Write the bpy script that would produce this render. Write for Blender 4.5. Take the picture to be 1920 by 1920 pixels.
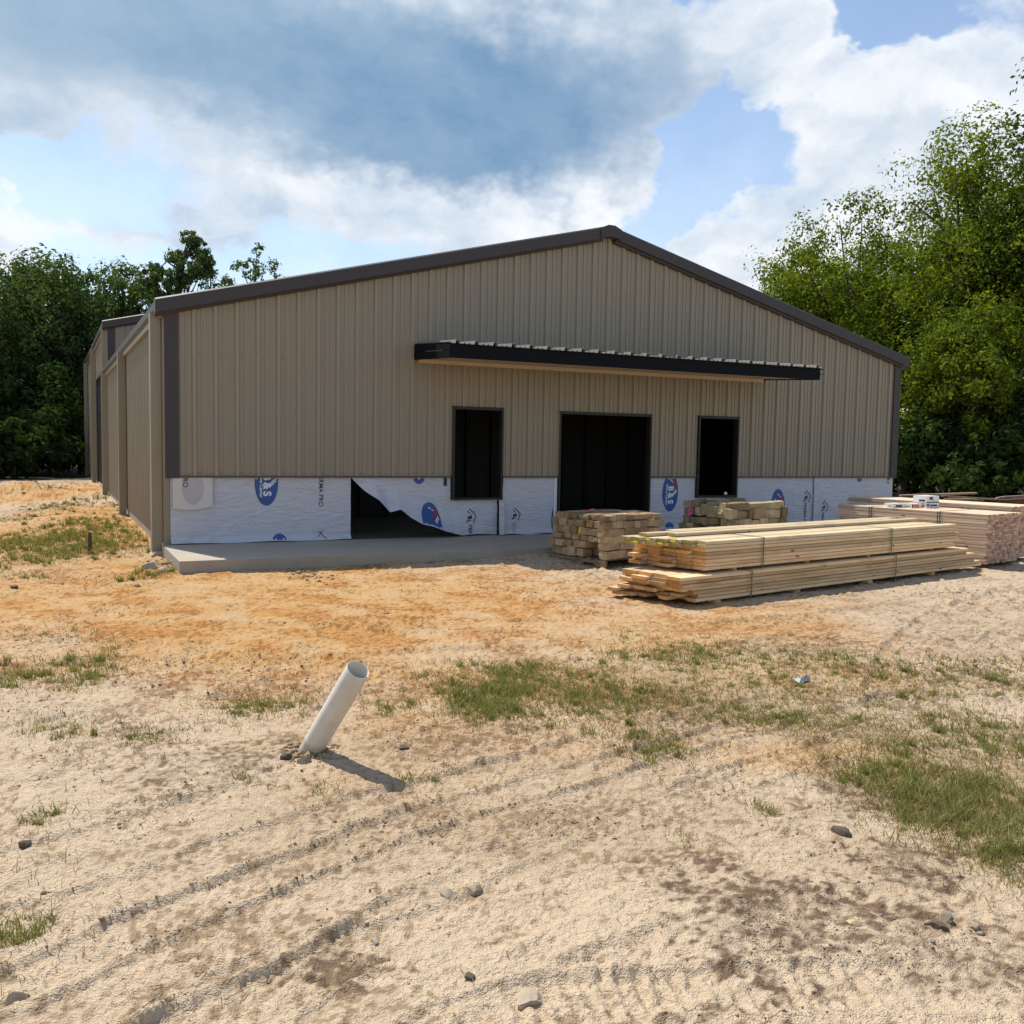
import bpy, math, random
import numpy as np
from mathutils import Matrix, Vector, Euler
random.seed(7); RNG = np.random.default_rng(11)
for o in list(bpy.data.objects): bpy.data.objects.remove(o)
S = bpy.context.scene
C = S.collection
rad = math.radians

# ------------------------------------------------------------------ camera
CAM = np.array([-1.5993, -15.0383, 1.6074]); YAW, PITCH, ROLL, FPX = 0.457635, 0.07162, 0.01742, 1758.74
def cam_axes():
    f = np.array([math.sin(YAW)*math.cos(PITCH), math.cos(YAW)*math.cos(PITCH), -math.sin(PITCH)])
    r = np.array([math.cos(YAW), -math.sin(YAW), 0.]); d = np.cross(f, r)
    c, s = math.cos(ROLL), math.sin(ROLL)
    return c*r - s*d, c*d + s*r, f
AX, AY, AF = cam_axes()
cd = bpy.data.cameras.new('camera'); cam = bpy.data.objects.new('camera', cd); C.objects.link(cam)
cd.sensor_width = 36; cd.sensor_fit = 'HORIZONTAL'; cd.lens = 36*FPX/1920; cd.clip_start = .05; cd.clip_end = 2000
M = Matrix.Identity(4)
for i in range(3):
    M[i][0] = AX[i]; M[i][1] = -AY[i]; M[i][2] = -AF[i]; M[i][3] = CAM[i]
cam.matrix_world = M
S.camera = cam

def ray(px, py): return AX*((px-960)/FPX) + AY*((py-960)/FPX) + AF
def G(px, py, z=-.17):                       # point of the ground seen at a spot of the photograph
    v = ray(px, py); t = (z-CAM[2])/v[2]; return CAM + t*v

# ------------------------------------------------------------------ world, sun, exposure
SUN_EL = rad(59); SH = np.array([.33, -.944])      # direction in which shadows fall
sun_dir = np.array([-SH[0]*math.cos(SUN_EL), -SH[1]*math.cos(SUN_EL), math.sin(SUN_EL)])
sl = bpy.data.lights.new('sun', 'SUN'); sun = bpy.data.objects.new('sun', sl); C.objects.link(sun)
sl.energy = 4.0; sl.angle = rad(.53); sl.color = (1, .94, .84)
sun.rotation_euler = Vector(sun_dir).to_track_quat('Z', 'Y').to_euler()
S.view_settings.view_transform = 'Standard'; S.view_settings.look = 'None'
S.cycles.max_bounces = 5; S.cycles.diffuse_bounces = 3; S.cycles.transmission_bounces = 4; S.cycles.glossy_bounces = 2
S.view_settings.exposure = 0.48; S.view_settings.gamma = 1; S.view_settings.use_curve_mapping = False

class NT:                                           # small helper to wire node trees
    def __init__(s, tree): s.t = tree; tree.nodes.clear()
    def n(s, typ, **k):
        nd = s.t.nodes.new(typ)
        for a, v in k.items(): setattr(nd, a, v)
        return nd
    def put(s, sock, v):
        if isinstance(v, bpy.types.NodeSocket): s.t.links.new(v, sock)
        else: sock.default_value = v
    def m(s, op, a, b=0., c=None, clamp=False):
        nd = s.n('ShaderNodeMath', operation=op, use_clamp=clamp); s.put(nd.inputs[0], a); s.put(nd.inputs[1], b)
        if c is not None: s.put(nd.inputs[2], c)
        return nd.outputs[0]
    def v(s, op, a, b=(0, 0, 0)):
        nd = s.n('ShaderNodeVectorMath', operation=op); s.put(nd.inputs[0], a); s.put(nd.inputs[1], b)
        return nd.outputs['Value'] if op in ('DOT_PRODUCT', 'LENGTH') else nd.outputs[0]
    def scale(s, a, k):
        nd = s.n('ShaderNodeVectorMath', operation='SCALE'); s.put(nd.inputs[0], a); s.put(nd.inputs['Scale'], k); return nd.outputs[0]
    def noise(s, vec, scale, detail=4, rough=.55, dist=0., out=0):
        nd = s.n('ShaderNodeTexNoise'); s.put(nd.inputs['Vector'], vec) if vec is not None else None
        nd.inputs['Scale'].default_value = scale; nd.inputs['Detail'].default_value = detail
        nd.inputs['Roughness'].default_value = rough; nd.inputs['Distortion'].default_value = dist
        return nd.outputs[out]
    def ss(s, x, a, b):                             # smoothstep
        nd = s.n('ShaderNodeMapRange', interpolation_type='SMOOTHSTEP'); s.put(nd.inputs[0], x)
        nd.inputs[1].default_value = a; nd.inputs[2].default_value = b; return nd.outputs[0]
    def mix(s, f, a, b, blend='MIX'):
        nd = s.n('ShaderNodeMix', data_type='RGBA', blend_type=blend); s.put(nd.inputs[0], f)
        for sock, v in ((nd.inputs[6], a), (nd.inputs[7], b)):
            if isinstance(v, tuple) and len(v) == 3: v = (*v, 1)
            s.put(sock, v)
        return nd.outputs[2]
    def link(s, a, b): s.t.links.new(a, b)

w = bpy.data.worlds.new('World'); S.world = w; w.use_nodes = True; w.cycles.sampling_method = 'NONE'
T = NT(w.node_tree)
D = T.n('ShaderNodeTexCoord').outputs['Generated']
sky = T.n('ShaderNodeTexSky', sky_type='NISHITA', sun_disc=False, sun_elevation=SUN_EL,
          sun_rotation=math.atan2(sun_dir[0], sun_dir[1]), altitude=100, air_density=1.0, dust_density=.6, ozone_density=.8)
bg_sky = T.n('ShaderNodeBackground'); T.link(sky.outputs[0], bg_sky.inputs[0]); bg_sky.inputs[1].default_value = .12
def blob(px, py, ru, rv):                            # soft elliptical mass around one direction of the sky
    c = ray(px, py); c /= np.linalg.norm(c)
    mp = T.n('ShaderNodeMapping', vector_type='TEXTURE'); T.link(D, mp.inputs[0]); mp.inputs['Location'].default_value = tuple(c)
    mp.inputs['Rotation'].default_value = (math.asin(c[2]), 0, math.atan2(-c[0], c[1])); k = 1.75/FPX
    mp.inputs['Scale'].default_value = (ru*k, .6, rv*k)
    g = T.n('ShaderNodeTexGradient', gradient_type='SPHERICAL'); T.link(mp.outputs[0], g.inputs[0]); 
    return g.outputs[1]
def total(bs):
    acc = None
    for (px, py, ru, rv, k) in bs:
        acc = T.m('MULTIPLY_ADD', blob(px, py, ru, rv), k*1.3, acc if acc is not None else 0.)
    return acc
# flatten directions towards the horizon like a cloud layer
sep = T.n('ShaderNodeSeparateXYZ'); T.link(D, sep.inputs[0])
D0 = D
Dz = T.n('ShaderNodeCombineXYZ'); T.link(sep.outputs[0], Dz.inputs[0]); T.link(sep.outputs[1], Dz.inputs[1])
T.link(T.m('MULTIPLY', sep.outputs[2], 1.5), Dz.inputs[2]); Dv = Dz.outputs[0]
wn = T.v('SUBTRACT', T.noise(Dv, 5.0, 5, .62, 0, 1), (.5, .5, .5))
warp = T.v('ADD', Dv, T.scale(wn, .12))
D = T.v('ADD', D0, T.scale(wn, .24))                # ragged edges for the cloud masses
n1 = T.noise(warp, 7.0, 6, .63)
n1b = T.noise(T.v('ADD', warp, (-.016, .010, .034)), 7.0, 2, .63)
n2 = T.noise(T.v('ADD', warp, (3.1, 1.7, .4)), 2.4, 1, .55)
cover = total([(430, 110, 640, 200, .75), (900, 220, 300, 180, .75), (850, 400, 400, 60, .5), (160, 425, 260, 70, .42), (150, 235, 180, 60, .3), (1090, 320, 110, 120, .35),
               (1480, 120, 220, 150, .62), (1700, 270, 280, 150, .62), (1400, 440, 190, 90, .6), (1880, 80, 100, 130, .55), (1185, 120, 60, 160, .45), (1620, 420, 260, 120, .3),
               (1310, 300, 150, 100, -1.2), (1420, 330, 70, 50, -.5), (1225, 400, 60, 60, -.7), (1275, 215, 45, 60, -.7),
               (1690, 55, 140, 60, -1.5), (1250, 15, 45, 60, -.8), (420, 480, 220, 60, -.55), (40, 300, 160, 50, -.7), (260, 330, 160, 40, -.4), (1590, 110, 90, 30, -.5)])
f0 = T.m('ADD', T.m('MULTIPLY', T.m('SUBTRACT', n1, .5), 2.0), T.m('ADD', cover, -.06))
f0 = T.m('ADD', f0, T.m('MULTIPLY', T.m('SUBTRACT', n2, .5), .5))
alpha = T.ss(f0, -.12, .42)
dark = total([(420, 60, 560, 150, .95), (880, 190, 270, 130, .95), (900, 310, 200, 50, .3), (1560, 250, 200, 60, .22), (1750, 330, 160, 50, .2), (1420, 470, 160, 40, .18), (710, 100, 60, 30, -.3), (600, 20, 70, 30, -.2)])
dark = T.m('ADD', dark, T.m('MULTIPLY', T.m('SUBTRACT', n2, .5), .9))
dark = T.m('ADD', dark, T.m('MULTIPLY', T.m('SUBTRACT', n1, .5), .4))
dk = T.ss(dark, -.05, 1.15)
relief = T.m('MULTIPLY', T.m('SUBTRACT', n1b, n1), 3.2)
relief = T.m('ADD', relief, T.m('MULTIPLY', T.m('SUBTRACT', n2, .5), -.5))
lit = T.m('ADD', .70, relief, clamp=True)
white = T.mix(lit, (.44, .53, .64), (.74, .76, .79))
ccol = T.mix(dk, white, T.mix(T.ss(T.m('ADD', T.m('MULTIPLY', n1, .6), T.m('MULTIPLY', n2, .6)), .42, .82), (.13, .245, .40), (.28, .39, .51)))
bg_c = T.n('ShaderNodeBackground'); T.link(ccol, bg_c.inputs[0]); bg_c.inputs[1].default_value = .95
# thin veil of high haze over the blue
veil = T.m('ADD', T.m('MULTIPLY', T.ss(sep.outputs[2], .50, .0), .40), .0)
alpha = T.m('MAXIMUM', alpha, veil)
mx = T.n('ShaderNodeMixShader'); T.link(alpha, mx.inputs[0]); T.link(bg_sky.outputs[0], mx.inputs[1]); T.link(bg_c.outputs[0], mx.inputs[2])
T.link(mx.outputs[0], T.n('ShaderNodeOutputWorld').inputs[0])

# ------------------------------------------------------------------ helpers
def tag(o, label=None, cat=None, group=None, kind=None):
    if label: o['label'] = label
    if cat: o['category'] = cat
    if group: o['group'] = group
    if kind: o['kind'] = kind
    return o
def obj(name, mesh, parent=None, loc=None, rot=None):
    o = bpy.data.objects.new(name, mesh); C.objects.link(o)
    if parent: o.parent = parent
    if loc is not None: o.location = loc
    if rot is not None: o.rotation_euler = rot
    return o
def thing(name, label, cat, loc=(0, 0, 0), rz=0, group=None):
    o = bpy.data.objects.new(name, None); C.objects.link(o); o.location = loc; o.rotation_euler = (0, 0, rz)
    o.empty_display_size = .2
    return tag(o, label, cat, group)
def mesh_np(name, V, F, mat=None, smooth=False):
    V = np.ascontiguousarray(V, dtype=np.float32); F = np.ascontiguousarray(F, dtype=np.int32); k = F.shape[1]
    me = bpy.data.meshes.new(name); me.vertices.add(len(V)); me.vertices.foreach_set('co', V.ravel())
    me.loops.add(F.size); me.loops.foreach_set('vertex_index', F.ravel())
    me.polygons.add(len(F)); me.polygons.foreach_set('loop_start', np.arange(0, F.size, k, dtype=np.int32))
    try: me.polygons.foreach_set('loop_total', np.full(len(F), k, dtype=np.int32))
    except Exception: pass
    if smooth: me.polygons.foreach_set('use_smooth', np.ones(len(F), dtype=bool))
    me.update(calc_edges=True)
    if mat:
        for m_ in (mat if isinstance(mat, (list, tuple)) else [mat]): me.materials.append(m_)
    return me
class MB:
    def __init__(s): s.v = []; s.f = []; s.mi = []
    def add(s, vs, fs, mi=0):
        b = len(s.v); s.v += [tuple(q) for q in vs]; s.f += [tuple(b+i for i in f) for f in fs]; s.mi += [mi]*len(fs); return s
    def box(s, a, b, M=None, mi=0):
        x0, y0, z0 = a; x1, y1, z1 = b
        vs = [(x0,y0,z0),(x1,y0,z0),(x1,y1,z0),(x0,y1,z0),(x0,y0,z1),(x1,y0,z1),(x1,y1,z1),(x0,y1,z1)]
        if M is not None: vs = [tuple(M @ Vector(q)) for q in vs]
        return s.add(vs, [(0,3,2,1),(4,5,6,7),(0,1,5,4),(1,2,6,5),(2,3,7,6),(3,0,4,7)], mi)
    def prism(s, pts, f0, f1, mi=0):            # pts: 2-D outline; f0/f1 map (a,b) to the two end positions
        n = len(pts); vs = [f0(*q) for q in pts] + [f1(*q) for q in pts]
        fs = [tuple(range(n-1, -1, -1)), tuple(range(n, 2*n))] + [(i, (i+1) % n, n+(i+1) % n, n+i) for i in range(n)]
        return s.add(vs, fs, mi)
    def tube(s, pts, rs, k=6, cap=True, mi=0):
        pts = [Vector(q) for q in pts]; b = len(s.v); n = len(pts)
        for i, q in enumerate(pts):
            t = (pts[min(i+1, n-1)] - pts[max(i-1, 0)]).normalized()
            a = t.orthogonal().normalized() if abs(t.z) > .95 else t.cross(Vector((0, 0, 1))).normalized(); c = t.cross(a)
            for j in range(k):
                an = 2*math.pi*j/k; s.v.append(tuple(q + (a*math.cos(an) + c*math.sin(an))*rs[i]))
        for i in range(n-1):
            for j in range(k): s.f.append((b+i*k+j, b+i*k+(j+1) % k, b+(i+1)*k+(j+1) % k, b+(i+1)*k+j)); s.mi.append(mi)
        if cap:
            s.f.append(tuple(b+j for j in range(k-1, -1, -1))); s.f.append(tuple(b+(n-1)*k+j for j in range(k))); s.mi += [mi, mi]
        return s
    def mesh(s, name, mat, smooth=False):
        me = bpy.data.meshes.new(name); me.from_pydata(s.v, [], s.f)
        for m_ in (mat if isinstance(mat, (list, tuple)) else [mat]): me.materials.append(m_)
        if any(s.mi): me.polygons.foreach_set('material_index', s.mi)
        if smooth: me.polygons.foreach_set('use_smooth', [True]*len(s.f))
        me.update(); return me
    def build(s, name, mat, parent=None, smooth=False, loc=None, rot=None):
        return obj(name, s.mesh(name, mat, smooth), parent, loc, rot)

# numpy value noise
_TAB = np.random.default_rng(5).random((512, 512)).astype(np.float32)
def vn(x, y, seed=0):
    xi = np.floor(x).astype(np.int64); yi = np.floor(y).astype(np.int64); fx = x-xi; fy = y-yi
    fx = fx*fx*fx*(fx*(fx*6-15)+10); fy = fy*fy*fy*(fy*(fy*6-15)+10)
    a = (xi+seed*37) & 511; b = (yi+seed*91) & 511; a1 = (a+1) & 511; b1 = (b+1) & 511
    return (_TAB[a, b]*(1-fx)+_TAB[a1, b]*fx)*(1-fy) + (_TAB[a, b1]*(1-fx)+_TAB[a1, b1]*fx)*fy
def fbm(x, y, f, oct=4, seed=0, g=.5):
    x = np.asarray(x, float); y = np.asarray(y, float)
    s = 0; a = 1; tot = 0
    for i in range(oct): s = s + a*(vn(x*f+i*13.7, y*f-i*7.3, seed+i)-.5); tot += a; a *= g; f *= 2.03
    return s/tot*2
def sst(x, a, b):
    t = np.clip((x-a)/(b-a), 0, 1); return t*t*(3-2*t)

# ------------------------------------------------------------------ materials
def material(name):
    m_ = bpy.data.materials.new(name); m_.use_nodes = True; t = NT(m_.node_tree)
    b = t.n('ShaderNodeBsdfPrincipled'); o = t.n('ShaderNodeOutputMaterial'); t.link(b.outputs[0], o.inputs[0])
    return m_, t, b
def bump(t, b, h, strength, dist):
    n = t.n('ShaderNodeBump'); n.inputs['Strength'].default_value = strength; n.inputs['Distance'].default_value = dist
    t.link(h, n.inputs['Height']); t.link(n.outputs[0], b.inputs['Normal'])
def plain(name, col, rough=.5, var=.12, scale=3., metal=0., bmp=0., spec=.5, fine=40.):
    m_, t, b = material(name); P = t.n('ShaderNodeTexCoord').outputs['Object']
    n = t.noise(P, scale, 6, .6); n2 = t.noise(P, fine, 3, .6)
    k = t.m('ADD', t.m('MULTIPLY', t.m('SUBTRACT', n, .5), var*2), t.m('MULTIPLY', t.m('SUBTRACT', n2, .5), var))
    k = t.m('ADD', k, 1.)
    c = t.n('ShaderNodeVectorMath', operation='SCALE'); c.inputs[0].default_value = col; t.link(k, c.inputs['Scale'])
    t.link(c.outputs[0], b.inputs['Base Color']); b.inputs['Metallic'].default_value = metal
    t.link(t.m('ADD', rough-.05, t.m('MULTIPLY', n, .1)), b.inputs['Roughness']); b.inputs['Specular IOR Level'].default_value = spec
    if bmp: bump(t, b, n2, bmp, .01)
    return m_
def metal_sheet(name, col, dust):
    m_, t, b = material(name); P = t.n('ShaderNodeTexCoord').outputs['Object']
    mp = t.n('ShaderNodeMapping'); t.link(P, mp.inputs[0]); mp.inputs['Scale'].default_value = (14, 14, .5)
    st = t.noise(mp.outputs[0], 1., 5, .6); bl = t.noise(P, 1.1, 5, .6); fi = t.noise(P, 70, 2, .5)
    sp = t.n('ShaderNodeSeparateXYZ'); t.link(P, sp.inputs[0])
    low = t.m('MULTIPLY', t.ss(sp.outputs[2], 1.9, .9), t.ss(bl, .3, .75))           # splashed dirt on the lower edge
    c = t.mix(t.m('MULTIPLY', low, .45), col, dust)
    k = t.m('ADD', .93, t.m('ADD', t.m('MULTIPLY', st, .10), t.m('MULTIPLY', fi, .05)))
    cc = t.n('ShaderNodeVectorMath', operation='SCALE'); t.link(c, cc.inputs[0]); t.link(k, cc.inputs['Scale'])
    t.link(cc.outputs[0], b.inputs['Base Color'])
    t.link(t.m('ADD', .42, t.m('MULTIPLY', st, .16)), b.inputs['Roughness']); b.inputs['Specular IOR Level'].default_value = .4
    bump(t, b, t.noise(mp.outputs[0], .35, 2, .5), .35, .03)
    return m_
def wood(name, col, col2, end=False, knots=True):
    m_, t, b = material(name); P = t.n('ShaderNodeTexCoord').outputs['Object']; R = t.n('ShaderNodeObjectInfo').outputs['Random']
    off = t.n('ShaderNodeCombineXYZ'); t.link(t.m('MULTIPLY', R, 97.), off.inputs[0]); t.link(t.m('MULTIPLY', R, 41.), off.inputs[1])
    P2 = t.v('ADD', P, off.outputs[0])
    mp = t.n('ShaderNodeMapping'); t.link(P2, mp.inputs[0]); mp.inputs['Scale'].default_value = (1.1, 22, 22) if not end else (9, 9, 9)
    g = t.noise(mp.outputs[0], 1.6, 5, .62, 1.2); fi = t.noise(mp.outputs[0], 7, 3, .6)
    f = t.m('ADD', t.m('MULTIPLY', g, .75), t.m('MULTIPLY', fi, .3))
    c = t.mix(t.ss(f, .32, .72), col2, col)
    bl = t.noise(P2, 1.3, 3, .6); c = t.mix(t.ss(bl, .52, .74), c, tuple(q*.78 for q in col2))
    if knots and not end:
        vo = t.n('ShaderNodeTexVoronoi'); mk = t.n('ShaderNodeMapping'); t.link(P2, mk.inputs[0]); mk.inputs['Scale'].default_value = (1.5, 5, 5)
        t.link(mk.outputs[0], vo.inputs['Vector']); vo.inputs['Scale'].default_value = 1.6
        c = t.mix(t.ss(vo.outputs['Distance'], .13, .05), c, (.13, .06, .025))
    k = t.m('ADD', .66 if not end else .62, t.m('MULTIPLY', R, .52 if not end else .55)); cc = t.n('ShaderNodeVectorMath', operation='SCALE'); t.link(c, cc.inputs[0]); t.link(k, cc.inputs['Scale'])
    t.link(cc.outputs[0], b.inputs['Base Color']); b.inputs['Roughness'].default_value = .72; b.inputs['Specular IOR Level'].default_value = .25
    bump(t, b, g, .25, .004)
    return m_
def stone_mat(name, c1, c2, c3):
    m_, t, b = material(name); P = t.n('ShaderNodeTexCoord').outputs['Object']; R = t.n('ShaderNodeObjectInfo').outputs['Random']
    off = t.n('ShaderNodeCombineXYZ'); t.link(t.m('MULTIPLY', R, 57.), off.inputs[0]); P2 = t.v('ADD', P, off.outputs[0])
    a = t.noise(P2, 9, 6, .65); f = t.noise(P2, 45, 4, .6)
    c = t.mix(t.ss(a, .35, .65), c1, c2); c = t.mix(t.m('MULTIPLY', t.ss(R, .55, .95), .7), c, c3)
    k = t.m('ADD', .46, t.m('ADD', t.m('MULTIPLY', t.m('FRACT', t.m('MULTIPLY', R, 7.3)), .66), t.m('MULTIPLY', f, .34)))
    cc = t.n('ShaderNodeVectorMath', operation='SCALE'); t.link(c, cc.inputs[0]); t.link(k, cc.inputs['Scale'])
    t.link(cc.outputs[0], b.inputs['Base Color']); b.inputs['Roughness'].default_value = .9; b.inputs['Specular IOR Level'].default_value = .15
    bump(t, b, t.m('ADD', a, t.m('MULTIPLY', f, .5)), .6, .012)
    return m_
def leaf_mat(name, c1, c2, trans):
    m_ = bpy.data.materials.new(name); m_.use_nodes = True; t = NT(m_.node_tree)
    at = t.n('ShaderNodeAttribute', attribute_name='tint').outputs['Fac']
    c = t.mix(at, c1, c2)
    d = t.n('ShaderNodeBsdfDiffuse'); t.link(c, d.inputs[0])
    tr = t.n('ShaderNodeBsdfTranslucent'); c2_ = t.mix(1., c, (1.15, 1.2, .42), 'MULTIPLY'); t.link(c2_, tr.inputs[0])
    ad = t.n('ShaderNodeMixShader'); ad.inputs[0].default_value = trans
    t.link(d.outputs[0], ad.inputs[1]); t.link(tr.outputs[0], ad.inputs[2]); t.link(ad.outputs[0], t.n('ShaderNodeOutputMaterial').inputs[0])
    return m_

M_wall = metal_sheet('tan_wall_sheet', (.278, .248, .188), (.38, .26, .15))
M_trim = plain('bronze_trim', (.048, .042, .044), .5, .12, spec=.35)
M_tantrim = plain('tan_trim', (.25, .215, .15), .45, .08)
M_frame = plain('dark_frame', (.026, .023, .021), .5, .12, spec=.3)
M_gutter = plain('bronze_gutter', (.075, .07, .062), .5, .1, spec=.3)
M_dark = plain('black_fascia', (.004, .006, .009), .7, .1, spec=.12)
M_galv = plain('galvalume', (.30, .295, .28), .45, .1, metal=.3)
M_soffit = plain('tan_soffit', (.50, .40, .28), .5, .06)
M_conc = plain('concrete', (.40, .35, .275), .85, .2, 1.3, bmp=.25, spec=.2)
M_concd = plain('stained_concrete', (.36, .32, .26), .9, .3, 2.2, bmp=.4, spec=.2)
M_roof = plain('roof_sheet', (.10, .09, .09), .4, .1)
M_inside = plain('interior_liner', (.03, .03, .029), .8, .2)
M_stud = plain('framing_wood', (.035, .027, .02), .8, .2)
M_screw = plain('screw', (.22, .18, .14), .4, .1)
M_pipe = plain('pvc_pipe', (.62, .58, .51), .42, .09, 5., spec=.4, fine=60)
def pipe_mat():
    m_, t, b = material('muddy_pvc_pipe'); P = t.n('ShaderNodeTexCoord').outputs['Object']; sp = t.n('ShaderNodeSeparateXYZ'); t.link(P, sp.inputs[0])
    n = t.noise(P, 14, 5, .65); n2 = t.noise(P, 70, 3, .6)
    c = t.mix(t.ss(t.noise(P, 5, 4, .6), .4, .7), (.60, .56, .49), (.54, .49, .41))
    mud = t.ss(t.m('ADD', t.m('MULTIPLY', t.m('SUBTRACT', n, .5), .5), t.m('MULTIPLY', sp.outputs[2], -1.)), -.30, -.12)
    c = t.mix(t.m('MULTIPLY', mud, .75), c, (.33, .24, .15)); c = t.mix(t.m('MULTIPLY', t.ss(n2, .64, .70), .6), c, (.25, .18, .11))
    t.link(c, b.inputs['Base Color']); b.inputs['Roughness'].default_value = .45
    return m_
M_pipe = pipe_mat()
M_pipe_in = plain('pvc_inside', (.60, .57, .52), .6, .08)
M_tar = plain('dark_clod', (.105, .085, .066), .95, .3, 14, bmp=.5, spec=.1)
M_wrapgrey = plain('wrap_grey_print', (.42, .41, .42), .6, .06)  # grey colour of the oval print on the loose wrap piece
M_blue = plain('blue_ink', (.030, .085, .27), .55, .1)
M_red = plain('red_ink', (.36, .035, .03), .55, .1)
M_white = plain('white_ink', (.74, .75, .78), .55, .04)
M_black = plain('navy_ink', (.02, .022, .04), .55, .1)
M_green = plain('green_strap', (.025, .12, .075), .4, .1)
M_yellow = plain('yellow_tag', (.75, .62, .03), .5, .05)
M_pink = plain('pink_ribbon', (.85, .10, .32), .5, .08)
M_orange = plain('orange_print', (.75, .12, .03), .5, .05)
M_carton = plain('white_carton', (.72, .71, .70), .6, .05)
M_rust = plain('rusty_steel', (.11, .065, .042), .75, .4, 6, bmp=.3, spec=.3)
M_rustlight = plain('worn_steel_rim', (.34, .29, .25), .5, .2, 8)
M_stake = plain('rusty_stake', (.10, .055, .035), .85, .3, 12)
M_scrap = plain('grey_plastic', (.20, .235, .27), .4, .15)
M_bark = plain('bark', (.075, .058, .045), .95, .35, 4, bmp=.6, spec=.1)
M_pine = wood('pine_side', (.76, .575, .36), (.63, .405, .20))
M_pine_end = wood('pine_end', (.66, .38, .15), (.48, .24, .08), True)
M_treated = wood('treated_side', (.76, .60, .40), (.60, .46, .26))
M_treated_end = wood('treated_end', (.44, .39, .14), (.30, .26, .08), True)
M_spf = wood('stud_side', (.76, .61, .45), (.66, .46, .31))
M_spf_end = wood('stud_end', (.64, .43, .32), (.52, .31, .22), True)
M_old = wood('old_board', (.42, .33, .22), (.24, .165, .10))
M_pallet = wood('pallet_wood', (.22, .17, .11), (.12, .085, .05))
M_stone = stone_mat('tan_stone', (.42, .315, .185), (.30, .22, .13), (.26, .155, .08))
M_stone2 = stone_mat('pale_stone', (.45, .37, .215), (.33, .26, .145), (.20, .145, .09))
M_rock = stone_mat('field_rock', (.36, .295, .215), (.27, .225, .17), (.17, .145, .12))
M_grass = leaf_mat('grass_blade', (.13, .165, .055), (.36, .32, .14), .3)
M_dry = leaf_mat('dry_grass_blade', (.20, .13, .055), (.40, .30, .15), .2)
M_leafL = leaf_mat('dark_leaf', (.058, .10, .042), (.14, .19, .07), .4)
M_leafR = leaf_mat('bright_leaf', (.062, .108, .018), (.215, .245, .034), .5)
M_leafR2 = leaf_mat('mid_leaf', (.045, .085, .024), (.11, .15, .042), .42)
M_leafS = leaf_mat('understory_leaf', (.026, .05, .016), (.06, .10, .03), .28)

def wrap_material():
    m_, t, b = material('house_wrap_sheet'); P = t.n('ShaderNodeTexCoord').outputs['Object']
    sp = t.n('ShaderNodeSeparateXYZ'); t.link(P, sp.inputs[0])
    gx = t.m('SINE', t.m('MULTIPLY', sp.outputs[0], 420.)); gz = t.m('SINE', t.m('MULTIPLY', sp.outputs[2], 420.))
    weave = t.m('MULTIPLY', t.m('ADD', gx, gz), .012)
    n = t.noise(P, 2.2, 5, .6); dirt = t.m('MULTIPLY', t.ss(sp.outputs[2], .22, .0), t.ss(t.noise(P, 5, 4, .6), .45, .75))
    c = t.mix(n, (.50, .51, .565), (.58, .585, .625)); c = t.mix(t.m('MULTIPLY', dirt, .5), c, (.48, .36, .22))
    k = t.m('ADD', 1., weave); cc = t.n('ShaderNodeVectorMath', operation='SCALE'); t.link(c, cc.inputs[0]); t.link(k, cc.inputs['Scale'])
    t.link(cc.outputs[0], b.inputs['Base Color']); b.inputs['Roughness'].default_value = .42; b.inputs['Specular IOR Level'].default_value = .4
    mp = t.n('ShaderNodeMapping'); t.link(P, mp.inputs[0]); mp.inputs['Rotation'].default_value = (0, rad(38), 0); mp.inputs['Scale'].default_value = (2.2, 2, 9)
    wr = t.noise(mp.outputs[0], 2.6, 4, .55, .8); bump(t, b, wr, .9, .03)
    return m_
M_wrap = wrap_material()

# ------------------------------------------------------------------ ground
TRACKS = [  # photograph points, half width (m), depth (m), tread period (m), tread height, style
    ([(-150, 2010), (130, 1893), (420, 1748), (640, 1668), (1000, 1530), (1330, 1425), (1600, 1335), (1990, 1230)], .17, .030, .085, .010, 1),
    ([(-100, 1760), (250, 1660), (520, 1560), (830, 1470), (1200, 1370), (1500, 1300)], .15, .022, .08, .007, 1),
    ([(350, 2030), (640, 1800), (880, 1735), (1150, 1600), (1420, 1500), (1750, 1420), (2000, 1390)], .2, .017, .13, .006, 2),
    ([(900, 1990), (1180, 1830), (1500, 1720), (1800, 1700), (2100, 1650)], .2, .02, .12, .010, 1),
    ([(-60, 1172), (500, 1180), (860, 1196), (1250, 1180), (1600, 1150), (1990, 1100)], .2, .022, .15, .010, 2),
    ([(-60, 1262), (400, 1250), (900, 1225), (1350, 1208), (1990, 1190)], .2, .022, .12, .010, 1),
    ([(-60, 1120), (400, 1110), (800, 1105), (1080, 1110)], .2, .02, .14, .010, 2),
    ([(1990, 1082), (1800, 1140), (1725, 1185), (1690, 1225), (1670, 1290)], .18, .025, .14, .012, 2),
    ([(1990, 1150), (1900, 1185), (1850, 1235)], .18, .022, .14, .012, 2),
    ([(-60, 1390), (300, 1330), (620, 1300), (900, 1290)], .16, .018, .09, .007, 1),
    ([(1560, 1640), (1760, 1700), (2000, 1740)], .2, .02, .10, .012, 3),
    ([(-100, 1900), (300, 1715), (640, 1590), (930, 1490), (1250, 1400), (1420, 1350)], .12, .022, .07, .007, 1),
    ([(120, 2010), (560, 1830), (900, 1640), (1240, 1500), (1560, 1400)], .13, .022, .08, .008, 1),
    ([(-80, 1640), (300, 1530), (600, 1450), (800, 1400)], .12, .018, .08, .006, 1),
    ([(700, 2000), (1000, 1880), (1400, 1850), (1990, 1860)], .14, .018, .06, .008, 3),
    ([(-60, 1205), (450, 1213), (800, 1180), (1150, 1150)], .16, .02, .12, .010, 2),
    ([(1250, 1240), (1600, 1180), (1990, 1140)], .15, .02, .12, .010, 2),
]
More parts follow.
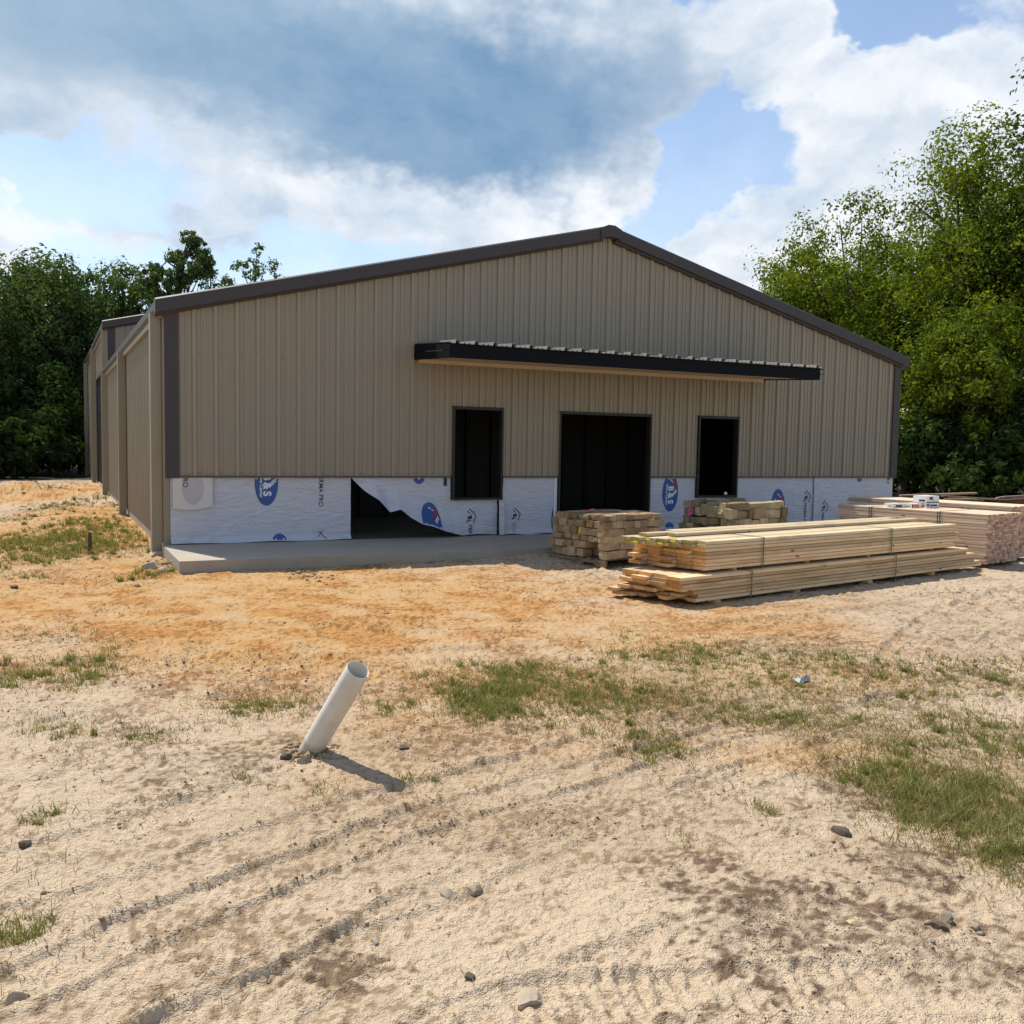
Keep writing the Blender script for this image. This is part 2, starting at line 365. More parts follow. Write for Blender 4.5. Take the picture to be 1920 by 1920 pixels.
def track_world(pts):
    q = np.array([G(*a)[:2] for a in pts]); 
    out = []                                     # Catmull-Rom refinement
    for i in range(len(q)-1):
        p0 = q[max(i-1, 0)]; p1 = q[i]; p2 = q[i+1]; p3 = q[min(i+2, len(q)-1)]
        for t in np.linspace(0, 1, 6, endpoint=False):
            out.append(.5*((2*p1)+(-p0+p2)*t+(2*p0-5*p1+4*p2-p3)*t*t+(-p0+3*p1-3*p2+p3)*t**3))
    out.append(q[-1]); return np.array(out)
TW = [(track_world(a[0]), *a[1:]) for a in TRACKS]
def track_coords(x, y, P):
    best = np.full(x.shape, 1e9); lat = np.zeros(x.shape); sl_ = np.zeros(x.shape); s0 = 0
    for i in range(len(P)-1):
        d = P[i+1]-P[i]; L = np.hypot(*d); d = d/L
        rx = x-P[i][0]; ry = y-P[i][1]; t = np.clip(rx*d[0]+ry*d[1], 0, L); ex = rx-t*d[0]; ey = ry-t*d[1]; dd = ex*ex+ey*ey
        m_ = dd < best; best = np.where(m_, dd, best); lat = np.where(m_, np.sqrt(dd)*np.sign(ex*-d[1]+ey*d[0]), lat); sl_ = np.where(m_, s0+t, sl_); s0 += L
    return lat, sl_
MOUND = G(38, 925, -.1)
def ground_base(x, y):
    z = np.full(np.shape(x), -.17, float)
    z = z + .085*sst(x, 3.2, 6.5)*sst(y, -3.6, -2.3)*sst(y, 8, 0)
    z = z + .0035*np.clip(y, 0, 24)
    z = z + .045*fbm(x, y, .22, 3, 3)
    z = z + .07*np.exp(-((x+.9)/.9)**2)*sst(y, .5, 5)*sst(y, 28, 22)
    z = z + .3*np.exp(-(((x-MOUND[0])/1.0)**2+((y-MOUND[1])/1.2)**2))*(1+.4*fbm(x, y, 1.6, 3, 8))
    return np.minimum(z, np.where((x > -.1) & (x < 15.4) & (y > -2.15) & (y < 31), -.03, 9))
def ground_z(x, y, fine=True):
    x = np.asarray(x, float); y = np.asarray(y, float)
    z = ground_base(x, y)
    if not fine: return z
    dist = np.hypot(x-CAM[0], y-CAM[1]); act = sst(dist, 40, 22)
    z = z + act*(.014*fbm(x, y, 1.1, 3, 21) + .011*fbm(x, y, 4., 3, 31))
    rough = .18 + .82*sst(fbm(x, y, .8, 3, 41) + .5*fbm(x, y, 3.1, 2, 43), -.05, .35)
    far = 1 + .05*dist
    z = z + act*rough*far*.042*np.clip(fbm(x, y, 12, 2, 51)-.16, 0, .5)
    z = z + act*(.35+.65*rough)*(.010*fbm(x, y, 19, 2, 61) + .0065*fbm(x, y, 38, 2, 63))
    sc_ = 1-np.abs(fbm(x*.9+y*.3, y*2.2-x*.5, 4.5, 3, 65)); z = z - act*.05*np.clip(sc_-.90, 0, 1)*3*(.3+.7*rough)
    for (P, hw, dep, per, th, style) in TW:
        lat, s = track_coords(x, y, P); lat = lat + .025*fbm(x, y, 1.3, 2, 81) + .012*fbm(x, y, 9, 2, 83)
        a = np.abs(lat)/hw; ins = sst(a, 1.08, .84); rim = np.exp(-((a-1.13)/.10)**2)
        fade = .35 + .65*sst(fbm(x, y, .7, 2, 91+int(hw*100)), -.25, .25)
        br = .65 + .5*fbm(x, y, 7, 2, 93)
        if style == 1: tr = np.clip(1.8*np.sin(2*math.pi*s/per + 1.2*np.sin(lat/hw*7)), -1, 1)*np.sign(np.sin(lat/hw*6.5+.6))*.8
        elif style == 2: tr = np.clip(1.5*np.sin(2*math.pi*(s/per + np.abs(lat)/hw*.65)), -1, 1)
        else: tr = np.sin(2*math.pi*s/per)
        z = z + act*fade*(ins*(-dep*.88 + th*(.95 if style != 2 else .55)*tr*br) + rim*dep*(.9 if style != 2 else .55)*br)
    return z
def build_ground():
    a0 = math.pi/2-YAW                                  # centre of the finer sector
    fine = np.deg2rad(np.arange(-34, 34.001, .098)); left = np.deg2rad(np.linspace(34.4, 325.6, 150)); ang = a0 + np.concatenate([fine, left])
    r = [1.2]
    while r[-1] < 62: r.append(r[-1]*(1.0045 if 2. < r[-1] < 26 else 1.02))
    while r[-1] < 1500: r.append(r[-1]*1.25)
    r = np.array(r); na, nr = len(ang), len(r)
    A, R_ = np.meshgrid(ang, r); x = CAM[0] + R_*np.cos(A); y = CAM[1] + R_*np.sin(A)
    z = ground_z(x, y); z = np.where(R_ > 60, -.17, z)
    V = np.stack([x.ravel(), y.ravel(), z.ravel()], 1)
    i = np.arange(nr-1)[:, None]*na; j = np.arange(na)[None]; j1 = (j+1) % na
    F = np.stack([i+j, i+na+j, i+na+j1, i+j1], -1).reshape(-1, 4)[:, ::-1]
    V = np.vstack([V, [[CAM[0], CAM[1], -.17]]])
    me = mesh_np('ground', V, F, None, True)
    # soil colours (what the soil is, not how it is lit): sand, orange clay, dark topsoil, thatch
    X, Y = V[:, 0], V[:, 1]; n = fbm(X, Y, .55, 4, 111); n2 = fbm(X, Y, 2.6, 3, 121); n3 = fbm(X, Y, 9, 3, 131); n4 = fbm(X, Y, 31, 2, 133); n = n + .35*n4; n2 = n2 + .5*n4; n3 = .75*n3 + .8*n4
    def ell(px, py, rx, ry):
        c = G(px, py); d = np.linalg.norm(c[:2]-CAM[:2]); wx = rx*d/FPX; wy = ry*d*d/(FPX*1.77)
        f = np.array([math.sin(YAW), math.cos(YAW)]); g = np.array([f[1], -f[0]]); dx = X-c[0]; dy = Y-c[1]
        return np.sqrt(((dx*g[0]+dy*g[1])/wx)**2 + ((dx*f[0]+dy*f[1])/wy)**2)
    clay = np.maximum.reduce([sst(ell(560, 1120, 760, 110) - .5*n, 1.35, .55), sst(ell(200, 980, 190, 85) - .6*n, 1.3, .5), .75*sst(ell(1180, 1180, 420, 60)-.5*n, 1.3, .5),
                              .5*sst(ell(1500, 1260, 300, 40)-.6*n, 1.2, .4), .5*sst(ell(1560, 1420, 200, 30)-.6*n, 1.2, .4), .9*sst(ell(130, 925, 120, 22)-.6*n, 1.3, .5)])
    clay = np.clip(clay*(.85+.5*n2), 0, 1)
    top = np.maximum.reduce([.85*sst(ell(1480, 1740, 260, 120) - .8*n2 - .5*n3, 1.1, .4), .95*sst(ell(1700, 1610, 90, 45) - .7*n2-.5*n3, 1.1, .4), .8*sst(ell(650, 1800, 110, 35) - .7*n2-.6*n3, 1., .3),
                             .55*sst(ell(1750, 1800, 330, 110)-.8*n2-.4*n3, 1.15, .4), .7*sst(ell(300, 1868, 70, 20)-.8*n3, 1., .4), .6*sst(ell(1610, 1500, 140, 60)-.8*n2, 1.1, .4),
                             .6*sst(ell(1480, 1215, 160, 25)-.7*n2, 1.1, .4), .6*sst(ell(430, 1440, 140, 40)-.8*n2-.6*n3, 1.0, .3), .5*sst(ell(1290, 1350, 130, 30)-.8*n3, 1., .3), sst(ell(38, 915, 70, 20)-.5*n3, 1.1, .5)*.6])
    thatch = np.maximum.reduce([sst(ell(1250, 1290, 420, 75)-.7*n2, 1.15, .5), sst(ell(1780, 1450, 260, 140)-.7*n2, 1.1, .5), .8*sst(ell(1620, 1270, 330, 60)-.7*n2, 1.1, .5), .5*sst(ell(650, 1400, 260, 60)-.8*n2, 1., .4)])*(.55+.45*sst(n3, -.2, .3))
    forest = np.maximum(sst(Y, 24.5, 27)*sst(X, 14, 4), sst(X+.55*Y, 25, 30))
    sand = np.array([.525, .412, .287]); sand2 = np.array([.455, .345, .23]); cl1 = np.array([.53, .30, .105]); cl2 = np.array([.47, .235, .08]); tp = np.array([.17, .12, .083]); th_ = np.array([.30, .215, .11]); fo = np.array([.05, .045, .03])
    mx_ = lambda a, b, f: a*(1-f[:, None]) + b*f[:, None]
    col = mx_(np.tile(sand, (len(X), 1)), sand2, sst(n+.6*n2, -.35, .5)); col = mx_(col, mx_(np.tile(cl1, (len(X), 1)), cl2, sst(n2, -.2, .5)), clay)
    col = mx_(col, th_, .62*thatch); col = mx_(col, tp, np.clip(top*(.72+.9*n4), 0, 1)*.85); col = mx_(col, fo, forest)
    # damper, darker soil crumbs turned up on the raised broken ridges
    crumb = sst(n3 + .6*n2, .22, .55); col = mx_(col, col*np.array([.60, .55, .50]), crumb*.8)
    ca = me.color_attributes.new('soil', 'FLOAT_COLOR', 'POINT'); ca.data.foreach_set('color', np.hstack([col, np.ones((len(col), 1))]).astype(np.float32).ravel())
    m_, t, b = material('bare_soil'); P = t.n('ShaderNodeTexCoord').outputs['Object']
    at = t.n('ShaderNodeAttribute', attribute_name='soil').outputs['Color']
    f1 = t.noise(P, 42, 3, .7); f2 = t.noise(P, 170, 1, .6); f3 = t.noise(P, 9, 2, .6)
    k = t.m('ADD', .60, t.m('ADD', t.m('MULTIPLY', f1, .36), t.m('ADD', t.m('MULTIPLY', f2, .22), t.m('MULTIPLY', f3, .24))))
    sc_ = t.n('ShaderNodeVectorMath', operation='SCALE'); t.link(at, sc_.inputs[0]); t.link(k, sc_.inputs['Scale'])
    vo = t.n('ShaderNodeTexVoronoi'); t.link(P, vo.inputs['Vector']); vo.inputs['Scale'].default_value = 75
    gr = t.m('MULTIPLY', t.ss(vo.outputs['Distance'], .20, .09), t.ss(f1, .48, .60))
    c = t.mix(t.m('MULTIPLY', gr, .55), sc_.outputs[0], (.13, .10, .075))
    t.link(c, b.inputs['Base Color']); b.inputs['Roughness'].default_value = .95; b.inputs['Specular IOR Level'].default_value = .1
    bump(t, b, t.m('ADD', t.m('MULTIPLY', f1, .9), t.m('ADD', t.m('MULTIPLY', f2, .3), t.m('MULTIPLY', f3, .6))), .9, .03)
    me.materials.append(m_)
    return tag(obj('ground', me), kind='structure')
build_ground()

# ------------------------------------------------------------------ the metal building
W, ZB, EAVE, PITCHR = 15.24, 1.045, 3.56, .25
def rake(u): return EAVE + PITCHR*(u if u < W/2 else W-u)
RIB = .3175
def profile_pts(u0, u1, first):
    pts = []; k = int((u0-first)/RIB)-2
    while first+k*RIB < u1+1:
        c = first+k*RIB
        pts += [(c-.038, 0), (c-.024, .041), (c+.024, .041), (c+.038, 0)]
        for m_ in (.118, .198): pts += [(c+m_-.015, 0), (c+m_-.010, .013), (c+m_+.010, .013), (c+m_+.015, 0)]
        k += 1
    return pts
def prof_depth(pts, u):
    for i in range(len(pts)-1):
        if pts[i][0] <= u <= pts[i+1][0]:
            a, b = pts[i], pts[i+1]; return a[1] + (b[1]-a[1])*(u-a[0])/max(1e-9, b[0]-a[0])
    return 0
def ribbed(parent, mat, u0, u1, zb, ztop, holes, mapf, first=.058, name='wall_panel', step=3):
    pts = profile_pts(u0, u1, first); u = u0; k = 0
    edges = [u0] + [first+.16+RIB*step*i for i in range(1, 60) if u0+.1 < first+.16+RIB*step*i < u1-.1] + [u1]
    for a, b in zip(edges[:-1], edges[1:]):
        br = sorted({round(q, 5) for q in [a, b] + [q[0] for q in pts if a < q[0] < b] + [h[i] for h in holes for i in (0, 1) if a < h[i] < b]}
                    | ({W/2} if a < W/2 < b and ztop(W/2) > ztop(0)+.5 else set()))
        mb = MB()
        for p, q in zip(br[:-1], br[1:]):
            mid = (p+q)/2; dp, dq = prof_depth(pts, p), prof_depth(pts, q)
            iv = [(zb, None)]
            for h in holes:
                if h[0] < mid < h[1]: iv = [(zb, h[2])] if h[2] > zb+.01 else []; iv.append((h[3], None))
            for z0, z1 in iv:
                za, zb2 = (ztop(p), ztop(q)) if z1 is None else (z1, z1)
                mb.add([mapf(p, z0, dp), mapf(q, z0, dq), mapf(q, zb2, dq), mapf(p, za, dp)], [(0, 1, 2, 3)])
        mb.build(name, mat, parent)
front = lambda u, z, d: (u, -.030-d, z)
WINL, DOOR, WINR = (4.65, 5.54, .67, 2.20), (6.74, 8.68, 0, 2.18), (9.86, 10.79, .67, 2.19)
bld = thing('metal_building', 'long tan ribbed metal building with dark trim and unfinished white wrapped base', 'building')
ribbed(bld, M_wall, 0.0, W, ZB, lambda u: rake(u)-.02, [WINL, DOOR, WINR], front)
# left side wall (plane x = 0, seen at a grazing angle), with a doorway
side = lambda u, z, d: (-.030-d, u, z)
SDOOR = (8.25, 9.5, -.02, 2.15)
ribbed(bld, M_wall, 0.02, W, .0, lambda u: EAVE-.05, [SDOOR], side)
rside = lambda u, z, d: (W+.030+d, u, z)
ribbed(bld, M_wall, 0.02, W, .0, lambda u: EAVE-.05, [], rside, step=12)
# base trim strip under the front sheets (drip edge)
for a, b in ((0, WINL[0]-.05), (WINL[1]+.05, DOOR[0]-.05), (DOOR[1]+.05, WINR[0]-.05), (WINR[1]+.05, W)): MB().box((a, -.080, ZB-.022), (b, -.022, ZB+.004)).build('base_trim', M_gutter, bld)
mb = MB()                                           # screws: rows at the girts and the sheet foot
for z in (ZB+.06, 2.9):
    for k in range(48):
        u = .058+.075+k*RIB
        if any(h[0]-.05 < u < h[1]+.05 and h[2] < z < h[3] for h in (WINL, DOOR, WINR)): continue
        mb.box((u-.008, -.046, z-.008), (u+.008, -.031, z+.008))
tag(mb.build('screws', M_screw, bld), kind='stuff')
# corner trims, rake trims, ridge cap
MB().box((-.045, -.082, ZB-.03), (.145, -.055, EAVE+.02)).box((-.045, -.0545, ZB-.03), (-.025, .12, EAVE-.03)).build('corner_trim', M_trim, bld)
MB().box((W-.145, -.082, ZB-.03), (W+.045, -.055, EAVE+.02)).box((W+.025, -.0545, ZB-.03), (W+.045, .12, EAVE-.03)).build('corner_trim', M_trim, bld)
def rake_trim(x0, z0, x1, z1, y0, y1, parent):
    # stepped profile in (y, height over the roof line): big upper face and a lower lip
    prof = [(y0, -.06), (y0, .13), (y0+.03, .155), (y1, .155), (y1, -.10), (y0+.085, -.10), (y0+.06, -.06)]
    MB().prism(prof, lambda a, b: (x0, a, z0+b), lambda a, b: (x1, a, z1+b)).build('rake_trim', M_trim, parent)
ZR = EAVE+PITCHR*W/2
rake_trim(-.185, EAVE-.045, W/2-.14, ZR-.035, -.20, .02, bld); rake_trim(W/2+.14, ZR-.035, W+.16, EAVE-.04, -.20, .02, bld)
# ridge cap: small folded piece over the peak
cap = [(-.22, -.09), (-.22, .085), (-.07, .15), (.07, .15), (.22, .085), (.22, -.09), (0, -.05)]
MB().prism(cap, lambda a, b: (W/2+a, -.225, ZR+b), lambda a, b: (W/2+a, .3, ZR+b)).build('ridge_cap', M_trim, bld)
# roof slopes
for s in (0, 1):
    xs = [-.12, W/2] if s == 0 else [W/2, W+.12]
    z = [rake(max(0, min(W, q)))+.06 for q in xs]; z[0 if s == 0 else 1] -= .03
    MB().prism([(xs[0], z[0]), (xs[1], z[1]), (xs[1], z[1]-.05), (xs[0], z[0]-.05)], lambda a, b: (a, .021, b), lambda a, b: (a, 15.2, b)).build('roof_slope', M_roof, bld)
# eave gutter on the left: box gutter with a lip, tan soffit strip below
gp = [(-.03, .10), (-.03, -.07), (-.13, -.07), (-.17, -.02), (-.175, .085), (-.155, .085), (-.15, .06), (-.05, .06), (-.05, .10)]
MB().prism(gp, lambda a, b: (a, .021, EAVE+b), lambda a, b: (a, 15.02, EAVE+b)).build('gutter', M_gutter, bld)
MB().box((-.125, .0, EAVE-.16), (-.032, 15.2, EAVE-.0705)).build('eave_strip', M_tantrim, bld)
# downspouts / boxed columns along the left wall, standing on small concrete feet
def column(y, h, parent, w_=.145):
    MB().box((-.235, y+.05, -.10), (-.235+w_, y+.27, h)).build('downspout', M_tantrim, parent)
    MB().prism([(-.26, -.5), (-.26, -.16), (-.20, -.10), (-.051, -.10), (-.051, -.5)], lambda a, b: (a, y-.06, b), lambda a, b: (a, y+.30, b)).build('column_foot', M_conc, parent)
for y in (.02, 7.52, 14.95): column(y, EAVE-.0715, bld)
# foundation and apron
MB().box((-.05, .0, -.5), (W+.05, 15.24, -.003)).build('foundation', M_conc, bld)
ap = MB().box((-.10, -2.12, -.5), (W+.1, -.001, 0)).build('apron_slab', [M_conc, M_concd], bld)
for i in (2, 5): ap.data.polygons[i].material_index = 1
MB().box((-.055, -.012, .001), (.018, .10, ZB-.035)).build('corner_post', M_tantrim, bld)
# side doorway frame and door leaf
mb = MB(); mb.box((-.075, SDOOR[0]-.05, -.02), (.02, SDOOR[0], SDOOR[3]+.05)).box((-.075, SDOOR[1], -.02), (.02, SDOOR[1]+.05, SDOOR[3]+.05)).box((-.075, SDOOR[0], SDOOR[3]), (.02, SDOOR[1], SDOOR[3]+.05))
mb.build('door_frame', M_trim, bld)
MB().box((-.02, SDOOR[0]+.005, 0), (.02, SDOOR[1]-.005, SDOOR[3]-.005)).build('door', M_dark, bld)
# front framed openings
def frame(name, h, sill=True):
    x0, x1, z0, z1 = h; t_ = .036; mb = MB()
    mb.box((x0-t_, -.085, z0), (x0, .06, z1)).box((x1, -.085, z0), (x1+t_, .06, z1)).box((x0-t_, -.085, z1), (x1+t_, .06, z1+t_))
    if sill: mb.box((x0-t_, -.088, z0-t_), (x1+t_, .06, z0))
    mb.box((x0-t_-.012, -.083, z1+t_), (x1+t_+.012, -.035, z1+t_+.016))
    return mb.build(name, M_frame, bld)
fl = frame('window_frame', WINL); frame('door_frame', DOOR, False); fr = frame('window_frame', WINR)
MB().box((x_ := WINR[1]-.30, -.0905, .685), (x_+.07, -.086, .735)).build('sticker', M_white, fr)
# framing and dim interior
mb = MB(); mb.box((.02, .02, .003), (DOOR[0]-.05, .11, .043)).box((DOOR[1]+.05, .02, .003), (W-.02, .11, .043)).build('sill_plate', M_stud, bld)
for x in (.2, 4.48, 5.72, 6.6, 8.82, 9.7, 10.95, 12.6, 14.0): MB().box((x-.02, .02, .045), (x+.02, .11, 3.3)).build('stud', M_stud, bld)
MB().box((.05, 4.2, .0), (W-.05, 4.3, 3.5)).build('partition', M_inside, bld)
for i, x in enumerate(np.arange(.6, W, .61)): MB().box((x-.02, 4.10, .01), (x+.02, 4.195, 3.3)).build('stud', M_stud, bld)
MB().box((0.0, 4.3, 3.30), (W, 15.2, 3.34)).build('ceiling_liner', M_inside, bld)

# awning over the entrance
aw = obj('awning', None, bld)
AX0, AX1, AY0, AY1 = 3.92, 11.44, -1.60, -.063
def az(y, a, b): return a + (b-a)*(y-AY1)/(AY0-AY1)
ztop_ = lambda y: az(y, 3.245, 3.14); zbot_ = lambda y: az(y, 3.0, 2.925)
MB().box((AX0, AY0, 2.925), (AX1, AY0+.04, 3.14)).build('fascia', M_dark, aw)
for x0, x1 in ((AX0, AX0+.04), (AX1-.04, AX1)):
    MB().prism([(AY0+.041, zbot_(AY0)), (AY1, zbot_(AY1)), (AY1, ztop_(AY1)), (AY0+.041, ztop_(AY0))], lambda a, b: (x0, a, b), lambda a, b: (x1, a, b)).build('end_cap', M_dark, aw)
for k, (lo, hi) in enumerate(((.0, .5), (.54, 1.05))):                   # lapped trims on the visible end
    f_ = lambda y, t_: zbot_(y)+(ztop_(y)-zbot_(y))*t_
    MB().prism([(AY0-.012, f_(AY0, lo)), (AY1, f_(AY1, lo)), (AY1, f_(AY1, hi)), (AY0-.012, f_(AY0, hi))], lambda a, b: (AX0-.022+k*.008, a, b), lambda a, b: (AX0-.001, a, b)).build('end_trim', M_dark, aw)
MB().prism([(AY0+.3, f_(AY0+.3, .5)), (AY1-.5, f_(AY1-.5, .5)), (AY1-.5, f_(AY1-.5, .535)), (AY0+.3, f_(AY0+.3, .55))], lambda a, b: (AX0-.012, a, b), lambda a, b: (AX0-.002, a, b)).build('trim_gap', M_galv, aw)
MB().prism([(AY0+.042, zbot_(AY0)+.02), (AY1, zbot_(AY1)+.02), (AY1, zbot_(AY1)+.035), (AY0+.042, zbot_(AY0)+.035)], lambda a, b: (AX0+.041, a, b), lambda a, b: (AX1-.041, a, b)).build('soffit', M_soffit, aw)
MB().box((AX0+.05, AY1-.03, zbot_(AY1)-.05), (AX1-.05, AY1+.001, zbot_(AY1)+.015)).build('ledger_trim', M_soffit, aw)
for i in range(1, 4):
    y = AY0 + i*.38
    MB().box((AX0+.05, y-.003, zbot_(y)+.012), (AX1-.05, y+.003, zbot_(y)+.0195)).build('soffit_seam', M_tantrim, aw)
pr = profile_pts(AX0, AX1, AX0+.10); u = [AX0-.02] + [q[0] for q in pr if AX0-.02 < q[0] < AX1+.04] + [AX1+.04]
edges = [AX0-.02 + (AX1+.06-AX0)/8*i for i in range(9)]
for a, b in zip(edges[:-1], edges[1:]):
    br = sorted({a, b} | {q for q in u if a < q < b}); mb = MB()
    for p, q in zip(br[:-1], br[1:]):
        dp, dq = prof_depth(pr, p)*1.25, prof_depth(pr, q)*1.25
        for lo in (0,):
            mb.add([(p, AY0-.05, 3.145+dp), (q, AY0-.05, 3.145+dq), (q, AY1, 3.25+dq), (p, AY1, 3.25+dp), (p, AY0-.05, 3.139+dp), (q, AY0-.05, 3.139+dq), (q, AY1, 3.244+dq), (p, AY1, 3.244+dp)],
                   [(0, 1, 2, 3), (7, 6, 5, 4), (0, 4, 5, 1)])
    mb.build('awning_sheet', M_galv, aw)
MB().box((AX1+.001, AY0-.02, 3.03), (AX1+.07, AY0+.02, 3.04)).box((AX1+.001, AY0-.02, 3.12), (AX1+.075, AY0+.3, 3.13)).build('end_bracket', M_dark, aw)

# ---------------------------------------------------------------- house wrap
def wrinkle(x, z): return .010*fbm(x+.7*z, z-.3*x, 2.2, 3, 201) + .007*fbm(x*.8+z*.9, z*2-x*.6, 6, 2, 211)
def wy_flat(x, z): return -.020 + np.clip(wrinkle(x, z), -.014, .004) - .085*np.clip(1-z/.10, 0, 1)**1.5
EDX = np.array([2.83, 3.05, 3.25, 3.42, 3.62, 3.80, 4.00, 4.20, 4.45, 4.80, 5.1, 5.6]); 
EDZ = np.array([1.03, .80, .66, .46, .50, .36, .25, .20, .11, .02, .03, .01])
def wy_flap(x, z):
    e = np.interp(x, EDX, EDZ); h = np.clip((z-e)/.42, 0, 1)
    amt = .26*sst(x, 2.83, 3.5)*sst(x, 5.15, 4.3)
    return -.020 + np.clip(wrinkle(x, z), -.008, .004)*1.5 - amt*(1-h)**1.6 - .02*np.sin(x*9+z*6)*(1-h)*sst(x, 2.9, 3.4)*sst(x, 5.3, 4.6)
def sheet(x0, x1, zf0, zf1, yf, nx, nz, name='house_wrap', mat=None, parent=bld, dy=0.):
    xs = np.linspace(x0, x1, nx); t = np.linspace(0, 1, nz); X, Tt = np.meshgrid(xs, t)
    z0 = np.array([zf0(x) for x in xs])[None]; z1 = np.array([zf1(x) for x in xs])[None]; Z = z0 + (z1-z0)*Tt
    Y = yf(X, Z) + dy
    V = np.stack([X.ravel(), Y.ravel(), Z.ravel()], 1); i = np.arange(nz-1)[:, None]*nx; j = np.arange(nx-1)[None]
    F = np.stack([i+j, i+j+1, i+nx+j+1, i+nx+j], -1).reshape(-1, 4)
    return obj(name, mesh_np(name, V, F, mat or M_wrap, True), parent)
cz = lambda c: (lambda x: c)
w1 = sheet(.02, 2.83, lambda x: .012+.006*math.sin(x*5), cz(1.035), wy_flat, 140, 50)
def flap_z0(x): return float(np.interp(x, EDX, EDZ))
w2 = sheet(2.83, 4.60, flap_z0, cz(1.035), wy_flap, 90, 40); sheet(4.6005, 5.50, flap_z0, cz(.655), wy_flap, 40, 20)
def wy3(x, z): return wy_flat(x, z) - .09*sst(x, 5.68, 5.52)*(1-np.clip((z-.1)/.55, 0, 1)*.5)
w3 = sheet(5.56, 6.70, lambda x: .012+.01*math.sin(x*9), lambda x: .66 if x < 5.6 else 1.035, wy3, 50, 30); 
sheet(5.50, 5.62, lambda x: .02, lambda x: .64-(x-5.5)*.9, lambda x, z: -.10-.05*np.sin((x-5.5)*26)-.05*(.6-z), 8, 12)      # curled loose edge
w4 = sheet(8.72, 9.815, cz(.012), cz(1.035), wy_flat, 40, 24); sheet(9.8155, 10.83, cz(.012), cz(.62), wy_flat, 40, 16)
w5 = sheet(10.85, 12.98, cz(.012), cz(1.035), lambda x, z: wy_flat(x, z)-.02*sst(x, 11.5, 10.9)*sst(z, .2, .8), 60, 24)
w6 = sheet(12.90, 15.22, cz(.012), cz(1.035), lambda x, z: wy_flat(x, z)-.012-.02*sst(x, 13.05, 12.9), 60, 24)
lp = sheet(.05, .635, lambda x: .56-.05*math.sin((x-.05)*5)+.06*(x-.05), cz(1.035), lambda x, z: -.062-.03*np.clip(.9-z, 0, 1)+.008*np.sin(x*14+z*5), 16, 14, 'loose_wrap_piece', plain('tan_wrap_back', (.58, .55, .51), .6, .05))
MB().box((DOOR[0]-.10, -.045, .0), (DOOR[0]-.046, -.016, 1.03)).build('jamb_strip', M_white, bld)
MB().box((4.47, -.036, .88), (4.53, -.033, 1.05)).build('tape_strip', M_black, bld)

def ellipse(cx, cz_, rx, rz, yf, dy, mat, parent, name, zmin=-9, xmax=99, zmin_f=None):
    V = [(cx, cz_)]; F = []; nr, na = 8, 40
    for r in range(1, nr+1):
        for a in range(na): V.append((cx+rx*r/nr*math.cos(2*math.pi*a/na), cz_+rz*r/nr*math.sin(2*math.pi*a/na)))
    for a in range(na): F.append((0, 1+a, 1+(a+1) % na))
    for r in range(nr-1):
        for a in range(na): p = 1+r*na; F.append((p+a, p+na+a, p+na+(a+1) % na, p+(a+1) % na))
    def ok(i):
        x, z = V[i]; return z > zmin and x < xmax and z < 1.035 and (zmin_f is None or z > zmin_f(x)+.004)
    F = [f for f in F if all(ok(i) for i in f)]
    P = np.array(V); Y = yf(P[:, 0], P[:, 1])-dy; used = sorted({i for f in F for i in f}); ix = {q: i for i, q in enumerate(used)}
    me = bpy.data.meshes.new(name); me.from_pydata([(V[i][0], float(Y[i]), V[i][1]) for i in used], [], [tuple(ix[i] for i in f) for f in F]); me.materials.append(mat)
    me.polygons.foreach_set('use_smooth', [True]*len(me.polygons))
    return obj(name, me, parent)
def lettering(txt, x0, z0, size, yf, dy, mat, parent, bold=.0, space=1., zmax=1.075, zmin_f=None):
    cu = bpy.data.curves.new('lettering', 'FONT'); cu.body = txt; cu.size = size; cu.offset = bold; cu.space_character = space; cu.resolution_u = 3
    o = bpy.data.objects.new('lettering', cu); me = bpy.data.meshes.new_from_object(o); bpy.data.objects.remove(o)
    n = len(me.vertices); co = np.empty(n*3, np.float32); me.vertices.foreach_get('co', co); co = co.reshape(-1, 3)
    X = x0 + co[:, 1]; Z = z0 - co[:, 0]; Y = yf(X, Z) - dy
    me.vertices.foreach_set('co', np.stack([X, Y, Z], 1).astype(np.float32).ravel()); me.update()
    me.materials.clear(); me.materials.append(mat); me.name = 'lettering'
    return obj('lettering', me, parent)
def strokes(lines, wd, yf, dy, mat, parent, name='printed_mark', zmin_f=None):
    V = []; F = []
    for (a, b) in lines:
        n = 6
        d = np.array([b[0]-a[0], b[1]-a[1]]); L = np.hypot(*d); d = d/L; nn = np.array([-d[1], d[0]])*wd/2
        for i in range(n):
            c = np.array(a)+d*L*i/(n-1); V += [c+nn, c-nn]
            if i: k = len(V); F.append((k-4, k-3, k-1, k-2))
    V = np.array(V); Y = yf(V[:, 0], V[:, 1])-dy
    F = [f for f in F if all(V[i][1] < 1.035 for i in f)]
    if zmin_f: F = [f for f in F if all(V[i][1] > zmin_f(V[i][0])+.005 for i in f)]
    if F: return obj(name, mesh_np(name, np.stack([V[:, 0], Y, V[:, 1]], 1), np.array(F), mat), parent)
